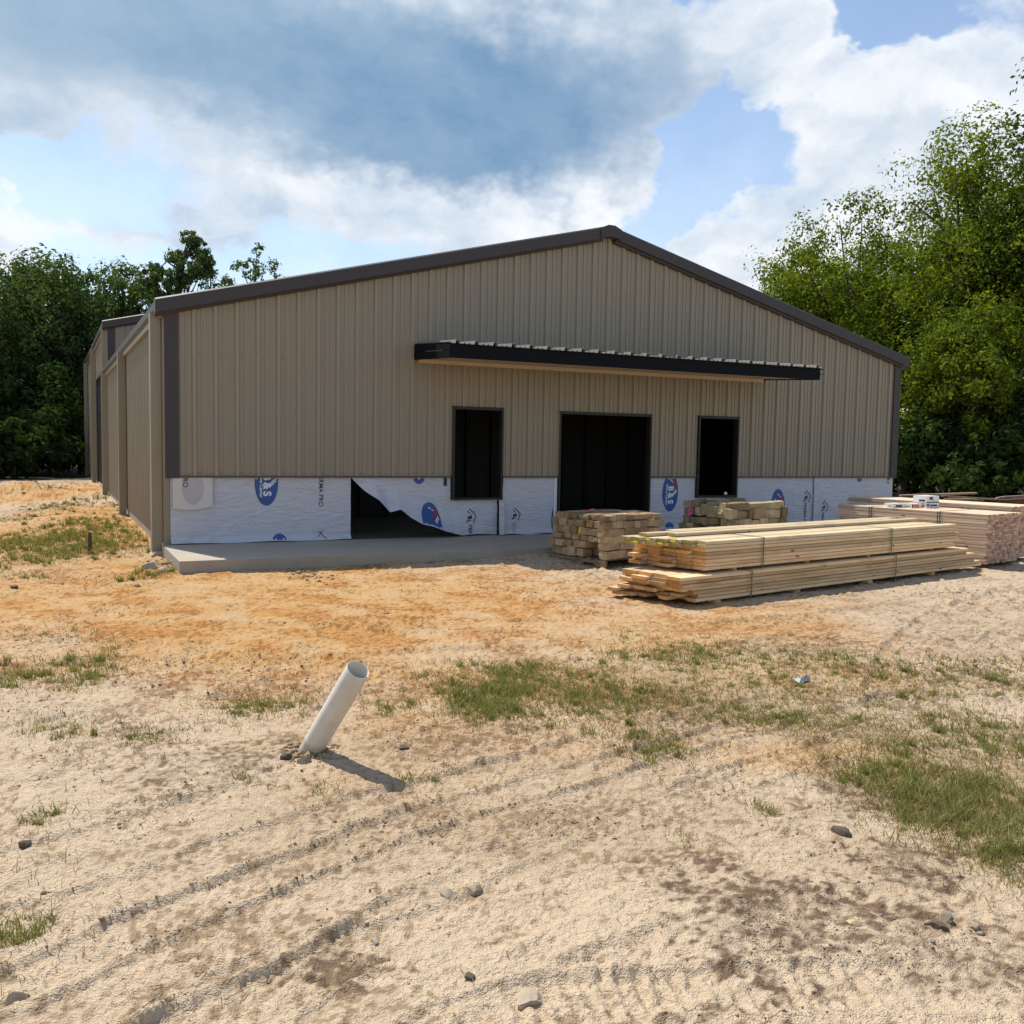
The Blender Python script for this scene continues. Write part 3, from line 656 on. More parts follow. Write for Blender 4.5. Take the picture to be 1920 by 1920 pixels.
def logo(cx, c_z, yf, parent, text=True, zmin=.02, xmax=99, zmin_f=None, rz=.37):
    ellipse(cx, c_z, .185, rz, yf, .0035, M_blue, parent, 'logo_oval', zmin, xmax, zmin_f)
    if text:
        s_ = rz/.37
        strokes([((cx+.03, c_z+.25*s_), (cx+.15, c_z+.13*s_)), ((cx+.03, c_z+.06*s_), (cx+.15, c_z+.13*s_))], .045, yf, .0055, M_red, parent, 'logo_roof', zmin_f)
        strokes([((cx-.02, c_z+.27*s_), (cx+.07, c_z+.19*s_)), ((cx+.06, c_z-.02), (cx+.14, c_z+.06)), ((cx+.07, c_z-.05), (cx+.15, c_z+.03))], .018, yf, .0058, M_white, parent, 'logo_line', zmin_f)
        if zmin_f is None and zmin < c_z-.3:
            lettering('B & S', cx-.045, c_z+.13, .17, yf, .0062, M_white, parent, .006, .92); lettering('Home Center', cx-.105, c_z+.17, .072, yf, .0062, M_white, parent, .0012)
logo(1.46, .945, wy_flat, w1)
ellipse(1.66, -.24, .185, .37, lambda x, z: wy_flat(x, z), .0035, M_blue, w1, 'logo_oval', .02)
lettering('PERMA PRO', 2.30, 1.10, .105, wy_flat, .004, M_black, w1, .001)
lettering('RO', .20, 1.02, .105, lambda x, z: -.062-.03*np.clip(.9-z, 0, 1)+.008*np.sin(x*14+z*5), .006, M_black, lp, .001)
ellipse(.345, .88, .155, .27, lambda x, z: -.062-.03*np.clip(.9-z, 0, 1)+.008*np.sin(x*14+z*5), .0035, M_wrapgrey, lp, 'print_showing_through', .6)
strokes([((2.28, .06), (2.36, .14)), ((2.30, .14), (2.42, .03))], .012, wy_flat, .005, M_black, w1)
ellipse(4.02, 1.28, .17, .37, wy_flap, .004, M_blue, w2, 'logo_oval'); ellipse(4.02, 1.24, .07, .25, wy_flap, .006, M_white, w2, 'logo_letter'); ellipse(4.02, 1.24, .045, .21, wy_flap, .0075, M_blue, w2, 'logo_letter_gap')
logo(4.20, .30, wy_flap, w2, True, .02, 99, flap_z0, .30)
def house_mark(cx, c_z, yf, parent, s_=1.):
    L = [((cx-.02, c_z+.14), (cx+.11, c_z+.02)), ((cx+.11, c_z+.02), (cx+.06, c_z-.12)), ((cx-.06, c_z+.1), (cx-.0, c_z+.05)), ((cx-.08, c_z-.1), (cx-.02, c_z-.02)), ((cx-.02, c_z-.02), (cx+.03, c_z+.03)), ((cx-.06, c_z-.08), (cx+.02, c_z-.06))]
    strokes([((cx+(a[0]-cx)*s_, c_z+(a[1]-c_z)*s_), (cx+(b[0]-cx)*s_, c_z+(b[1]-c_z)*s_)) for a, b in L], .017, yf, .004, M_black, parent)
    strokes([((cx-.05*s_, c_z-.02*s_), (cx+.03*s_, c_z-.01*s_))], .05*s_, yf, .0045, M_black, parent)
house_mark(4.98, .34, wy_flap, w2); lettering('PER', 4.94, .20, .105, wy_flap, .004, M_black, w2, .001)
house_mark(5.86, .36, wy3, w3, .9); strokes([((5.84, .24), (5.84, .04)), ((5.80, .22), (5.80, .05)), ((5.87, .24), (5.87, .1))], .006, wy3, .004, M_black, w3)
logo(6.78, .24, wy3, w3, False, .02, 6.69); logo(9.22, .73, wy_flat, w4); logo(9.22, -.22, wy_flat, w4, False, .02)
wy5 = lambda x, z: wy_flat(x, z)-.02*sst(x, 11.5, 10.9)*sst(z, .2, .8); wy6 = lambda x, z: wy_flat(x, z)-.012-.02*sst(x, 13.05, 12.9)
logo(11.95, .42, wy5, w5); house_mark(12.72, .62, wy5, w5); lettering('PERMA PRO', 12.66, .50, .105, wy5, .004, M_black, w5, .001)
house_mark(13.22, .40, wy6, w6); lettering('PERMA PRO', 13.16, .28, .10, wy6, .004, M_black, w6, .001)
ellipse(14.22, 1.30, .17, .37, wy6, .004, M_blue, w6, 'logo_oval'); ellipse(14.22, 1.26, .07, .25, wy6, .006, M_white, w6, 'logo_letter')
lettering('RO', 15.06, 1.02, .10, wy6, .004, M_black, w6, .001)

# ------------------------------------------------------------------ taller rear wing
E2, Y2, Y3 = 4.90, 15.26, 30.48
wing = thing('rear_wing', 'taller tan metal wing behind the gabled building with a tall dark door', 'building', (0, 0, 0))
BD, SD2 = (16.6, 22.3, -.02, 3.66), (25.0, 26.6, -.02, 2.15)
ribbed(wing, M_wall, Y2, Y3, .0, lambda u: E2-.05, [BD, SD2], side)
fw = lambda u, z, d: (u, Y2-.030-d, z)
ribbed(wing, M_wall, 0., W, .01, lambda u: E2+PITCHR*(u if u < W/2 else W-u)-.02, [], fw, step=6)
MB().box((-.045, Y2-.074, EAVE+.2), (.155, Y2-.055, E2+.02)).build('corner_trim', M_trim, wing)
rake_trim(-.185, E2-.045, W/2, E2+PITCHR*W/2-.035, Y2-.20, Y2+.02, wing); rake_trim(W/2, E2+PITCHR*W/2-.035, W+.16, E2-.04, Y2-.20, Y2+.02, wing)
MB().prism(gp, lambda a, b: (a, Y2+.021, E2+b), lambda a, b: (a, Y3+.2, E2+b)).build('gutter', M_gutter, wing)
MB().box((-.125, Y2, E2-.16), (-.032, Y3, E2-.0705)).build('eave_strip', M_tantrim, wing)
for s in (0, 1):
    xs = [-.12, W/2] if s == 0 else [W/2, W+.12]; zz = [E2+PITCHR*max(0, min(q, W-q))+.06 for q in xs]; zz[0 if s == 0 else 1] -= .03
    MB().prism([(xs[0], zz[0]), (xs[1], zz[1]), (xs[1], zz[1]-.05), (xs[0], zz[0]-.05)], lambda a, b: (a, Y2+.021, b), lambda a, b: (a, Y3+.1, b)).build('roof_slope', M_roof, wing)
MB().box((-.205, 15.30, EAVE+.12), (-.06, 15.52, E2-.0715)).build('downspout', M_tantrim, wing)
for y in (22.76, 30.2): column(y, E2-.0715, wing)
MB().box((-.05, Y2, -.5), (W+.05, Y3+.02, -.004)).build('foundation', M_conc, wing)
for h, nm in ((BD, 'overhead_door'), (SD2, 'door')):
    mb = MB(); mb.box((-.075, h[0]-.05, -.02), (.02, h[0], h[3]+.05)).box((-.075, h[1], -.02), (.02, h[1]+.05, h[3]+.05)).box((-.075, h[0], h[3]), (.02, h[1], h[3]+.05)); mb.build('door_frame', M_trim, wing)
    n = 6 if nm == 'overhead_door' else 1
    dd = MB().box((-.01, h[0]+.005, 0), (.02, h[1]-.005, h[3]-.005)).build(nm, M_dark, wing)
    for k in range(n): MB().box((-.022, h[0]+.01, .02+k*(h[3]-.03)/n), (-.0105, h[1]-.01, (k+1)*(h[3]-.03)/n)).build('door_section', M_dark, dd)

# ------------------------------------------------------------------ planks, bundles
_pl = {}
def plank_mesh(L, wd, th, mats):
    k = (round(L, 1), wd, th, mats[0].name)
    if k not in _pl:
        L = round(L, 1); mb = MB(); e = .005
        # box with slightly eased long edges
        sec = [(-wd/2+e, -th/2), (wd/2-e, -th/2), (wd/2, -th/2+e), (wd/2, th/2-e), (wd/2-e, th/2), (-wd/2+e, th/2), (-wd/2, th/2-e), (-wd/2, -th/2+e)]
        n = len(sec); vs = [(0, a, b) for a, b in sec]+[(L, a, b) for a, b in sec]
        mb.add(vs, [(i, (i+1) % n, n+(i+1) % n, n+i) for i in range(n)]); mb.add([], [])
        b0 = 0; mb.f += [tuple(range(n-1, -1, -1)), tuple(range(n, 2*n))]; mb.mi += [1, 1]
        _pl[k] = mb.mesh('plank', list(mats))
    return _pl[k]
def plank(parent, L, wd, th, mats, x, y, z, rz=0, ry=0, rx=0, name='plank'):
    return obj(name, plank_mesh(L, wd, th, mats), parent, (x, y, z), (rx, ry, rz))
PINE, TRT, SPF, OLD, PAL = (M_pine, M_pine_end), (M_treated, M_treated_end), (M_spf, M_spf_end), (M_old, M_old), (M_pallet, M_pallet)
def strap(parent, x, w_, z0, z1, y0=0):
    t_ = .0035; mb = MB()
    mb.box((x-.009, y0-t_-.002, z0), (x+.009, y0-.002, z1+.002)); mb.box((x-.009, y0-t_-.002, z1+.002), (x+.009, y0+w_+t_+.002, z1+.002+t_)); mb.box((x-.009, y0+w_+.002, z0), (x+.009, y0+w_+t_+.002, z1+.002))
    mb.build('strap', M_green, parent)
rr = random.Random(3)
TH = .0385
# lower bundle on the ground
o = G(1294, 1139); ZG = -.165
low = thing('lumber_bundle', 'lower bundle of wide pine boards lying on the sand with uneven left ends', 'lumber', (4.78, -6.63, ZG), rad(11))
for x in (.5, 2.0, 3.6, 5.2): plank(low, 1.0, .09, .045, PINE, x, .03, .012, rad(90), name='bearer')
z = .04
rows = [(.14, 7), (.14, 7), (.185, 5), (.14, 7), (.235, 4), (.235, 4), (.235, 4)]
SH0 = [.22, .26, .20, .08, .0, -.02, .0]
for k, (wd, n) in enumerate(rows):
    tot = wd*n; y = .02 + (.02 if k % 2 else 0)
    for i in range(n):
        lf = SH0[k]*(1 if i < 2 else .55 if i < 4 else .3) + rr.choice([0, 0, .03, -.06, -.14, .04])*(1 if k < 4 else .5) - .20*(k < 3 and i == n-1)
        lf -= .12; L = 6.4 + rr.choice([0, .1, -.1, -.3])
        plank(low, L, wd-.004, TH, PINE, lf, y+wd/2+rr.gauss(0, .004), z+TH/2, rr.gauss(0, .0012)); y += wd
    z += TH+.004
LOWTOP = z
for x in (1.05, 4.15): strap(low, x, 1.02, .0, LOWTOP)
# upper bundle resting on stickers
up = thing('lumber_bundle', 'upper strapped bundle of yellow pine boards, topmost of the front pile', 'lumber', (5.12, -6.46, ZG+LOWTOP), rad(10.4))
for x in (.55, 1.95, 3.3, 4.9): plank(up, 1.0, .06, .03, PINE, x, .05, .015, rad(90), name='sticker_strip')
z = .032
for k in range(8):
    tr = k >= 6; wd = .205 if not tr else .14; n = 5 if not tr else 7; y = .02
    for i in range(n):
        lf = rr.choice([0, .01, -.01, .02, -.02]) - .035*i + (-.10 if (k in (0, 2) and i in (2, 4)) else 0) + (-.03*i - .02 if tr else 0)
        plank(up, 5.5 + rr.choice([0, 0, .1, -.1]), wd-.004, TH, TRT if tr else PINE, lf, y+wd/2+rr.gauss(0, .004), z+TH/2, rr.gauss(0, .001)); y += wd
    z += TH+.004
UPTOP = z
for i, (y, lf, L) in enumerate(((.93, .35, 4.9), (.79, -.25, 5.2), (.62, .05, 5.4))): plank(up, L, .138, TH, TRT, lf, y, z+TH/2+.001, .004*i)
for x in (1.0, 3.75): strap(up, x, 1.02, -.0, UPTOP)
for i in (2, 3, 4, 5):                                 # stapled yellow tags at the board ends
    MB().box((-.05-.065*i-.0, .02+.14*i+.03, UPTOP-.03-.04*(i % 2)), (-.0472-.065*i, .02+.14*i+.11, UPTOP-.008-.04*(i % 2))).build('end_tag', M_yellow, up)
# studs: two bundles side by side on the right
def stud_bundle(label, loc, rz, L, cols, layers, mats):
    b = thing('stud_bundle', label, 'lumber', loc, rz)
    for y in (.3, L-.3): plank(b, cols*.0895, .09, .05, OLD, 0, y, .025, 0, name='bearer')
    r_ = random.Random(cols*layers)
    for k in range(layers):
        for i in range(cols):
            # long axis is local +y
            plank(b, L, .0885, .0375, mats, i*.0925+.045+r_.gauss(0, .0015), r_.gauss(0, .012) - (.02 if r_.random() < .1 else 0), .05+.019+k*.0408, rad(90))
    return b, .05+layers*.0408
NC, NL = 12, 19
sb, st = stud_bundle('tall bundle of pale two-by-fours with red-brown ends at right', (11.36, -5.33, -.165), rad(12), 2.6, NC, NL, SPF)
for y in (.75, 1.95):
    mb = MB(); wd = NC*.0925; mb.box((-.006, y-.008, .0), (-.003, y+.008, st)).box((-.006, y-.008, st+.001), (wd+.006, y+.008, st+.004)).box((wd+.003, y-.008, 0), (wd+.006, y+.008, st)).build('strap', M_green, sb)
    MB().box((-.014, y+.03, st-.22), (-.0065, y+.042, st)).build('strap_tail', M_green, sb)
sb2, st2 = stud_bundle('second two-by-four bundle behind, its far end jutting towards the wall', (12.50, -4.92, -.165), rad(12), 3.0, 10, 21, SPF)
def on_bundle(u, v, dz=0, b=sb, top=None):
    c, s_ = math.cos(rad(12)), math.sin(rad(12)); l = b.location
    return (l[0]+c*u-s_*v, l[1]+s_*u+c*v, l[2]+(top or st)+dz)
def carton(name, label, u, v, z0, a, b, h, rz, prints, b_=sb, top=None, mat=M_carton):
    t_ = thing(name, label, 'box', on_bundle(u, v, z0, b_, top), rz)
    MB().box((0, 0, .001), (a, b, h)).build('carton', mat, t_)
    MB().box((.0, b/2-.02, h), (a, b/2+.02, h+.0015)).build('packing_tape', M_carton, t_)
    for (m_, x0, x1, z0_, z1_) in prints: MB().box((x0, -.002, z0_), (x1, -.0003, z1_)).build('printed_panel', m_, t_)
    MB().box((-.002, .03, .02), (-.0003, b*.55, h*.45)).build('printed_panel', M_black, t_)
    return t_
cb = carton('shipping_box', 'lower white carton of the two stacked on the stud bundle', .62, 1.32, 0, .33, .25, .085, rad(2), [(M_black, .02, .07, .03, .07), (M_black, .10, .28, .03, .055)])
carton('shipping_box', 'upper white carton with black arrow print, topmost on the stud bundle', .61, 1.31, .0865, .34, .26, .115, rad(5), [(M_black, .08, .17, .05, .10), (M_black, .0, .34, .002, .018), (M_black, .19, .21, .03, .05)])
carton('flat_box', 'flat white box with black print lying on the stud bundle', .10, 1.62, 0, .26, .2, .07, rad(-4), [(M_black, .06, .20, .012, .045)])
carton('flat_box', 'flat box with orange printed panel lying on the stud bundle', .34, 1.42, 0, .27, .2, .075, rad(6), [(M_orange, .05, .20, .015, .055), (M_black, .0, .035, .01, .06)])

# ------------------------------------------------------------------ pallets of stone
def rock_mesh(name, sx, sy, sz, seed, mat, jit=.10, sub=2):
    r_ = np.random.default_rng(seed); n = sub+1; V = []; idx = {}; F = []
    def vid(p):
        if p not in idx: idx[p] = len(V); V.append(p)
        return idx[p]
    for ax in range(3):
        for sgn in (0, sub):
            for i in range(sub):
                for j in range(sub):
                    q = []
                    for (a, b) in ((i, j), (i+1, j), (i+1, j+1), (i, j+1)):
                        p = [0, 0, 0]; p[ax] = sgn; p[(ax+1) % 3] = a; p[(ax+2) % 3] = b; q.append(vid(tuple(p)))
                    F.append(tuple(q if sgn else q[::-1]))
    P = np.array(V, float)/sub-.5; ext = np.abs(P).max(1)
    corner = (np.abs(P) > .49).sum(1); P = P*(1-.045*(corner == 3)[:, None]-.02*(corner == 2)[:, None])
    P = P + r_.normal(0, jit*.28, P.shape)*np.array([.5, .8, .6]); P = P*np.array([sx, sy, sz])
    me = bpy.data.meshes.new(name); me.from_pydata([tuple(q) for q in P], [], F); me.materials.append(mat); return me
def stone_stack(label, loc, rz, w_, d_, layers, mat, seed, ragged):
    st_ = thing('stone_stack', label, 'stone', loc, rz); r_ = random.Random(seed); z = 0
    var = {}
    def get(L, dpt, h):
        k = (round(L/.06), round(dpt/.05), round(h/.02), r_.randrange(3))
        if k not in var: var[k] = rock_mesh('stone', k[0]*.06*1.0, k[1]*.05, k[2]*.02, hash(k) % 9999, mat)
        return var[k]
    for k in range(layers):
        h = r_.choice([.09, .10, .11, .12, .13]) if not ragged else r_.choice([.10, .12, .14]); inset = 0 if k < layers-1 else .02
        y = inset; dep = []
        while y < d_-.08:
            dd = min(r_.choice([.14, .18, .22]), d_-y); x = inset + r_.uniform(-.03, .03); outer = y < .01 or y+dd > d_-.05
            top = k >= layers-2 if ragged else False
            while x < w_-.06:
                L = r_.choice([.12, .18, .18, .24, .30, .36, .42]); L = min(L, w_-x+.03)
                if ragged and k == layers-1 and r_.random() < .45: x += L; continue
                edge = outer or x < .02 or x+L > w_-.05
                if edge or k == layers-1 or top:
                    hh = h*(r_.uniform(.86, 1.02) if not ragged or k < layers-2 else r_.uniform(.9, 1.35))
                    obj('stone', get(L-.008, dd-.006, hh), st_, (x+L/2 + r_.gauss(0, .006), y+dd/2 + r_.gauss(0, .012)*(1 if not ragged else 1.6), z+hh/2),
                        (r_.gauss(0, .02)*(1 if not ragged else 3), r_.gauss(0, .02)*(1 if not ragged else 3), r_.gauss(0, .035)*(1 if not ragged or k < layers-1 else 5)))
                x += L
            y += dd
        # hidden core keeps the stack closed
        if k < layers-1: obj('core_stone', rock_mesh('stone', w_-.5, d_-.44, h*.94, seed+k, mat, .02), st_, (w_/2, d_/2, z+h*.47))
        z += h*.985
    return st_, z
def pallet(label, loc, rz, w_, d_):
    p_ = thing('pallet', label, 'pallet', loc, rz)
    for y in (0.02, d_/2, d_-.02):                           # notched stringers
        mb = MB(); a = w_
        pts = [(0, 0), (.16*a, 0), (.2*a, .04), (.36*a, .04), (.40*a, 0), (.60*a, 0), (.64*a, .04), (.8*a, .04), (.84*a, 0), (a, 0), (a, .09), (0, .09)]
        mb.prism(pts, lambda q, b: (q, y-.02, b+.018), lambda q, b: (q, y+.02, b+.018)); mb.build('stringer', M_pallet, p_)
    n = 8
    for i in range(n): plank(p_, d_, .10, .018, PAL, .06+i*(w_-.12)/(n-1), 0, .118, rad(90), name='deck_board')
    for x in (.06, w_/2, w_-.06): plank(p_, d_, .10, .017, PAL, x, 0, .009, rad(90), name='bottom_board')
    return p_
RZ1 = rad(13)
P1 = (5.54, -3.61, -.155)
# the stringers run along the left face, so turn the pallet a quarter
pallet('weathered wooden pallet under the tan stone stack beside the lumber', (P1[0]+1.22*math.cos(RZ1), P1[1]+1.22*math.sin(RZ1), P1[2]), RZ1+rad(90), 1.22, 1.22)
s1, h1 = stone_stack('neat tall stack of rough tan stones in front of the doorway', (P1[0], P1[1], P1[2]+.129), RZ1, 1.20, 1.20, 6, M_stone, 5, False)
RZ2 = rad(8)
P2 = (7.98, -3.45, -.085)
pallet('wooden pallet under the ragged stone heap by the right window', (P2[0]+1.26*math.cos(RZ2), P2[1]+1.26*math.sin(RZ2), P2[2]), RZ2+rad(90), 1.22, 1.26)
zq = P2[2]+.129
s2, h2 = stone_stack('ragged heap of pale chunky stones under the right window', (P2[0], P2[1], P2[2]+.129), RZ2, 1.24, 1.2, 6, M_stone2, 9, True)
def ribbon(label, pts, wd, mat, name='marking_ribbon'):
    V = []; F = []
    for i, q in enumerate(pts):
        V += [(q[0]-wd/2*.7, q[1], q[2]), (q[0]+wd/2*.7, q[1]-.015*math.sin(i*2), q[2]+.004)]
        if i: F.append((2*i-2, 2*i-1, 2*i+1, 2*i))
    me = bpy.data.meshes.new(name); me.from_pydata(V, [], F); me.materials.append(mat); o_ = obj(name, me); tag(o_, label, 'ribbon')
    sm = o_.modifiers.new('thick', 'SOLIDIFY'); sm.thickness = .002
    return o_
zt = P1[2]+.129+h1
ribbon('pink ribbon lying on top of the neat stone stack', [(5.62+.05*i, -3.0+.06*i, zt+.03+.012*math.sin(i*1.7)) for i in range(5)], .10, M_pink)
xl = P2[0]-.16; 
ribbon('pink ribbon hanging from the ragged stone heap', [(xl+.10, P2[1]+1.0, zq+h2-.04), (xl+.06, P2[1]+.97, zq+h2-.09), (xl+.02, P2[1]+.94, zq+h2-.17), (xl-.01, P2[1]+.92, zq+h2-.24)], .10, M_pink)
ribbon('yellow plastic tie on the left side of the neat stone stack', [(5.44, -3.05, zt-.20), (5.43, -3.05, zt-.26), (5.42, -3.05, zt-.32)], .06, M_yellow, 'plastic_tie')

# ------------------------------------------------------------------ leaning pipe, stake, scrap
pb, pt = Vector((-.320, -9.70, -.30)), Vector((-.115, -10.165, .372))
ax = (pt-pb).normalized(); pipe = thing('plastic_pipe', 'short white plastic pipe leaning out of the sand', 'pipe', tuple(pb))
L = (pt-pb).length; q = ax.to_track_quat('Z', 'Y').to_euler()
mb = MB(); k = 48; ro, ri = .067, .0615
for (r_, zz) in ((ro, 0), (ro, L-.004), (ro-.0015, L), (ri+.0015, L), (ri, L-.004), (ri, 0)):
    mb.v += [(r_*math.cos(2*math.pi*i/k), r_*math.sin(2*math.pi*i/k), zz) for i in range(k)]
for a in range(5):
    for i in range(k): mb.f.append((a*k+i, a*k+(i+1) % k, (a+1)*k+(i+1) % k, (a+1)*k+i)); mb.mi.append(0 if a < 4 else 1)
mb.build('pipe_wall', [M_pipe, M_pipe_in], pipe, True, rot=q)
mb = MB(); mb.box((-.002, -.0, .12), (.002, .0008, L-.01)); 
stp = mb.build('print_line', plain('faded_print', (.36, .27, .18), .6, .2), pipe, rot=q)
stp.data.transform(Matrix.Translation((0, -ro-.0004, 0))); stp.data.transform(Matrix.Rotation(rad(28), 4, 'Z'))
sk = G(169, 1036, -.17); st_t = thing('stake', 'short rusty stake standing in the grass left of the building', 'stake', (sk[0], sk[1], float(ground_base(sk[0], sk[1]))-.05))
mb = MB(); mb.add([(-.03, -.02, 0), (.03, -.02, 0), (.03, .02, 0), (-.03, .02, 0), (-.026, -.018, .36), (.028, -.016, .345), (.027, .018, .35), (-.027, .017, .365)], [(0, 3, 2, 1), (4, 5, 6, 7), (0, 1, 5, 4), (1, 2, 6, 5), (2, 3, 7, 6), (3, 0, 4, 7)]); mb.build('stake_post', M_stake, st_t)
sc = G(1512, 1280, -.17); V = []; r_ = random.Random(4)
me = bpy.data.meshes.new('plastic_scrap'); me.from_pydata([(0, 0, 0), (.13, .02, .01), (.15, .09, .02), (.02, .10, .015), (.04, .03, .03), (.12, .05, .05), (.10, .09, .02)], [], [(0, 1, 5, 4), (1, 2, 5), (4, 5, 6, 3), (5, 2, 6), (0, 4, 3)]); me.materials.append(M_scrap)
so = obj('plastic_scrap', me, None, (sc[0]-.07, sc[1], float(ground_z(sc[0], sc[1])+.006))); tag(so, 'crumpled grey plastic scrap lying in the dry grass', 'litter')
so.modifiers.new('t', 'SOLIDIFY').thickness = .003

# rocks and clods one can pick out
def rock(label, px, py, s_, mat, flat=.6, seed=1, name='rock', cat='rock'):
    g = G(px, py); me = rock_mesh(name, 1, 1, 1, seed, mat, .30, 4)
    co = np.array([v_.co[:] for v_ in me.vertices]); nr_ = np.linalg.norm(co, axis=1)[:, None]; rg = np.random.default_rng(seed+500)
    co = co*(.35 + .65*.58/nr_); cut = rg.normal(size=(7, 3)); cut /= np.linalg.norm(cut, axis=1)[:, None]
    for c_ in cut:                               # chip flat facets off
        d_ = co @ c_; lim = rg.uniform(.30, .46); co = co - np.clip(d_-lim, 0, 9)[:, None]*c_
    co = co*np.array([s_*1.15, s_*.9, s_*flat*1.0]); me.vertices.foreach_set('co', co.astype(np.float32).ravel()); me.update()
    o_ = obj(name, me, None, (g[0], g[1], float(ground_z(g[0], g[1]))+s_*flat*.12), (0, 0, seed*1.3)); tag(o_, label, cat); 
    return o_
rock('flat pale rock half sunk in the sand at the bottom centre', 995, 1862, .095, M_rock, .45, 3)
rock('grey angular rock, left of the close pair in the foreground sand', 838, 1676, .055, M_rock, .7, 4)
rock('grey angular rock, right of the close pair in the foreground sand', 892, 1668, .06, M_rock, .8, 5)
rock('dark rounded clod on the bare sand left of the grass', 1580, 1558, .085, M_tar, .5, 6, 'clod', 'clod')
rock('white pebble lying in the brown soil at lower right', 1600, 1735, .045, M_stone2, .6, 7, 'pebble', 'pebble')
rock('pale pebble, larger of the cluster at the lower right', 1776, 1718, .05, M_rock, .8, 8, 'pebble', 'pebble')
rock('dark clod touching the pale pebble at the lower right', 1762, 1736, .05, M_tar, .7, 9, 'clod', 'clod')
rock('small pale pebble nearest the right edge at lower right', 1826, 1732, .04, M_rock, .6, 10, 'pebble', 'pebble')
rock('dark clod at the foot of the leaning pipe', 572, 1428, .085, M_tar, .6, 11, 'clod', 'clod')
rock('dark clod just left of the leaning pipe foot', 536, 1421, .06, M_tar, .8, 12, 'clod', 'clod')
rock('dark clod in the sand by the left edge', 46, 1583, .05, M_tar, .7, 13, 'clod', 'clod')
rock('dark flat clod low by the left edge', 28, 1857, .07, M_tar, .4, 14, 'clod', 'clod')
rock('grey clod right of the dark soil patch near the bottom', 706, 1745, .05, M_rock, .6, 15, 'clod', 'clod')
rock('dark thin clod above the flat pale rock', 880, 1832, .04, M_tar, .5, 16, 'clod', 'clod')
rock('dark lump in the sand right of the leaning pipe', 757, 1402, .055, M_tar, .6, 17, 'clod', 'clod')
rock('reddish clod on the orange clay by the left edge', 27, 1103, .10, M_stake, .8, 18, 'clod', 'clod')
rock('brown clod on the orange clay near the slab corner', 257, 1101, .09, M_stake, .4, 19, 'clod', 'clod')
for i, (px, py, s_, lab) in enumerate(((262, 1066, .26, 'broken concrete lump, leftmost at the slab corner'), (283, 1072, .16, 'small broken concrete lump at the slab corner'), (312, 1060, .2, 'broken concrete lump against the slab corner'))):
    rock(lab, px+22, py, s_, M_conc, .55, 30+i, 'concrete_lump', 'rubble')

# ------------------------------------------------------------------ old boards and wheelbarrow behind the studs
deb = []; r_ = random.Random(8)
for i in range(22):
    px = 1735 + r_.random()*150; dist = 23.5+r_.random()*2; v = ray(px, 930); v = v[:2]/np.linalg.norm(v[:2]); x, y = CAM[:2]+v*dist
    L = r_.uniform(1.4, 3.); z = -.05 + .034*i
    o_ = plank(None, L, r_.choice([.09, .14, .19]), .04, OLD, x-L*.42, y+L*.2, z-.08, rad(-27)+r_.gauss(0, .25), r_.gauss(0, .05), name='old_board')
    tag(o_, 'grey weathered board in the loose pile behind the studs', 'board', 'weathered boards in the pile behind the studs')
v = ray(1925, 930); v = v[:2]/np.linalg.norm(v[:2]); wx, wyy = CAM[:2]+v*22
wb = thing('wheelbarrow', 'rusty wheelbarrow at the right edge behind the stud bundles', 'wheelbarrow', (wx, wyy, -.17), rad(-30))
mb = MB(); n = 20; rings = [(.30, .18, .42), (.40, .25, .55), (.50, .31, .72), (.56, .35, .90), (.585, .37, .905), (.56, .35, .885), (.47, .28, .70), (.28, .16, .45)]
for (a, b, z) in rings:
    for i in range(n):
        t_ = 2*math.pi*i/n; cs, sn = math.cos(t_), math.sin(t_); e = .55
        mb.v.append((a*math.copysign(abs(cs)**e, cs)+.04*(z-.4), b*math.copysign(abs(sn)**e, sn), z + .14*(z-.4)*cs))
for a in range(len(rings)-1):
    for i in range(n): mb.f.append((a*n+i, a*n+(i+1) % n, (a+1)*n+(i+1) % n, (a+1)*n+i)); mb.mi.append(1 if a in (3, 4) else 0)
mb.f += [tuple(range(n-1, -1, -1)), tuple(range(7*n, 8*n))]; mb.mi += [0, 0]
mb.build('tray', [M_rust, M_rustlight], wb, True)
for s_ in (-1, 1):
    MB().tube([(-.95, .27*s_, .62), (-.3, .22*s_, .42), (.62, .06*s_, .20)], [.018]*3, 8).build('handle', M_old, wb)
    MB().tube([(-.30, .24*s_, .42), (-.38, .26*s_, .0), (-.24, .26*s_, .0), (-.12, .2*s_, .40)], [.014]*4, 8).build('leg', M_rust, wb)
mb = MB(); k = 20
for (r0, yy) in ((.13, -.035), (.19, -.05), (.205, 0), (.19, .05), (.13, .035)):
    mb.v += [(.66+r0*math.cos(2*math.pi*i/k), yy, .205+r0*math.sin(2*math.pi*i/k)) for i in range(k)]
for a in range(4):
    for i in range(k): mb.f.append((a*k+i, a*k+(i+1) % k, (a+1)*k+(i+1) % k, (a+1)*k+i)); mb.mi.append(0)
wh = mb.build('wheel', M_tar, wb, True); MB().tube([(.66, -.06, .205), (.66, .06, .205)], [.12, .12], 14).build('hub', M_rust, wh)

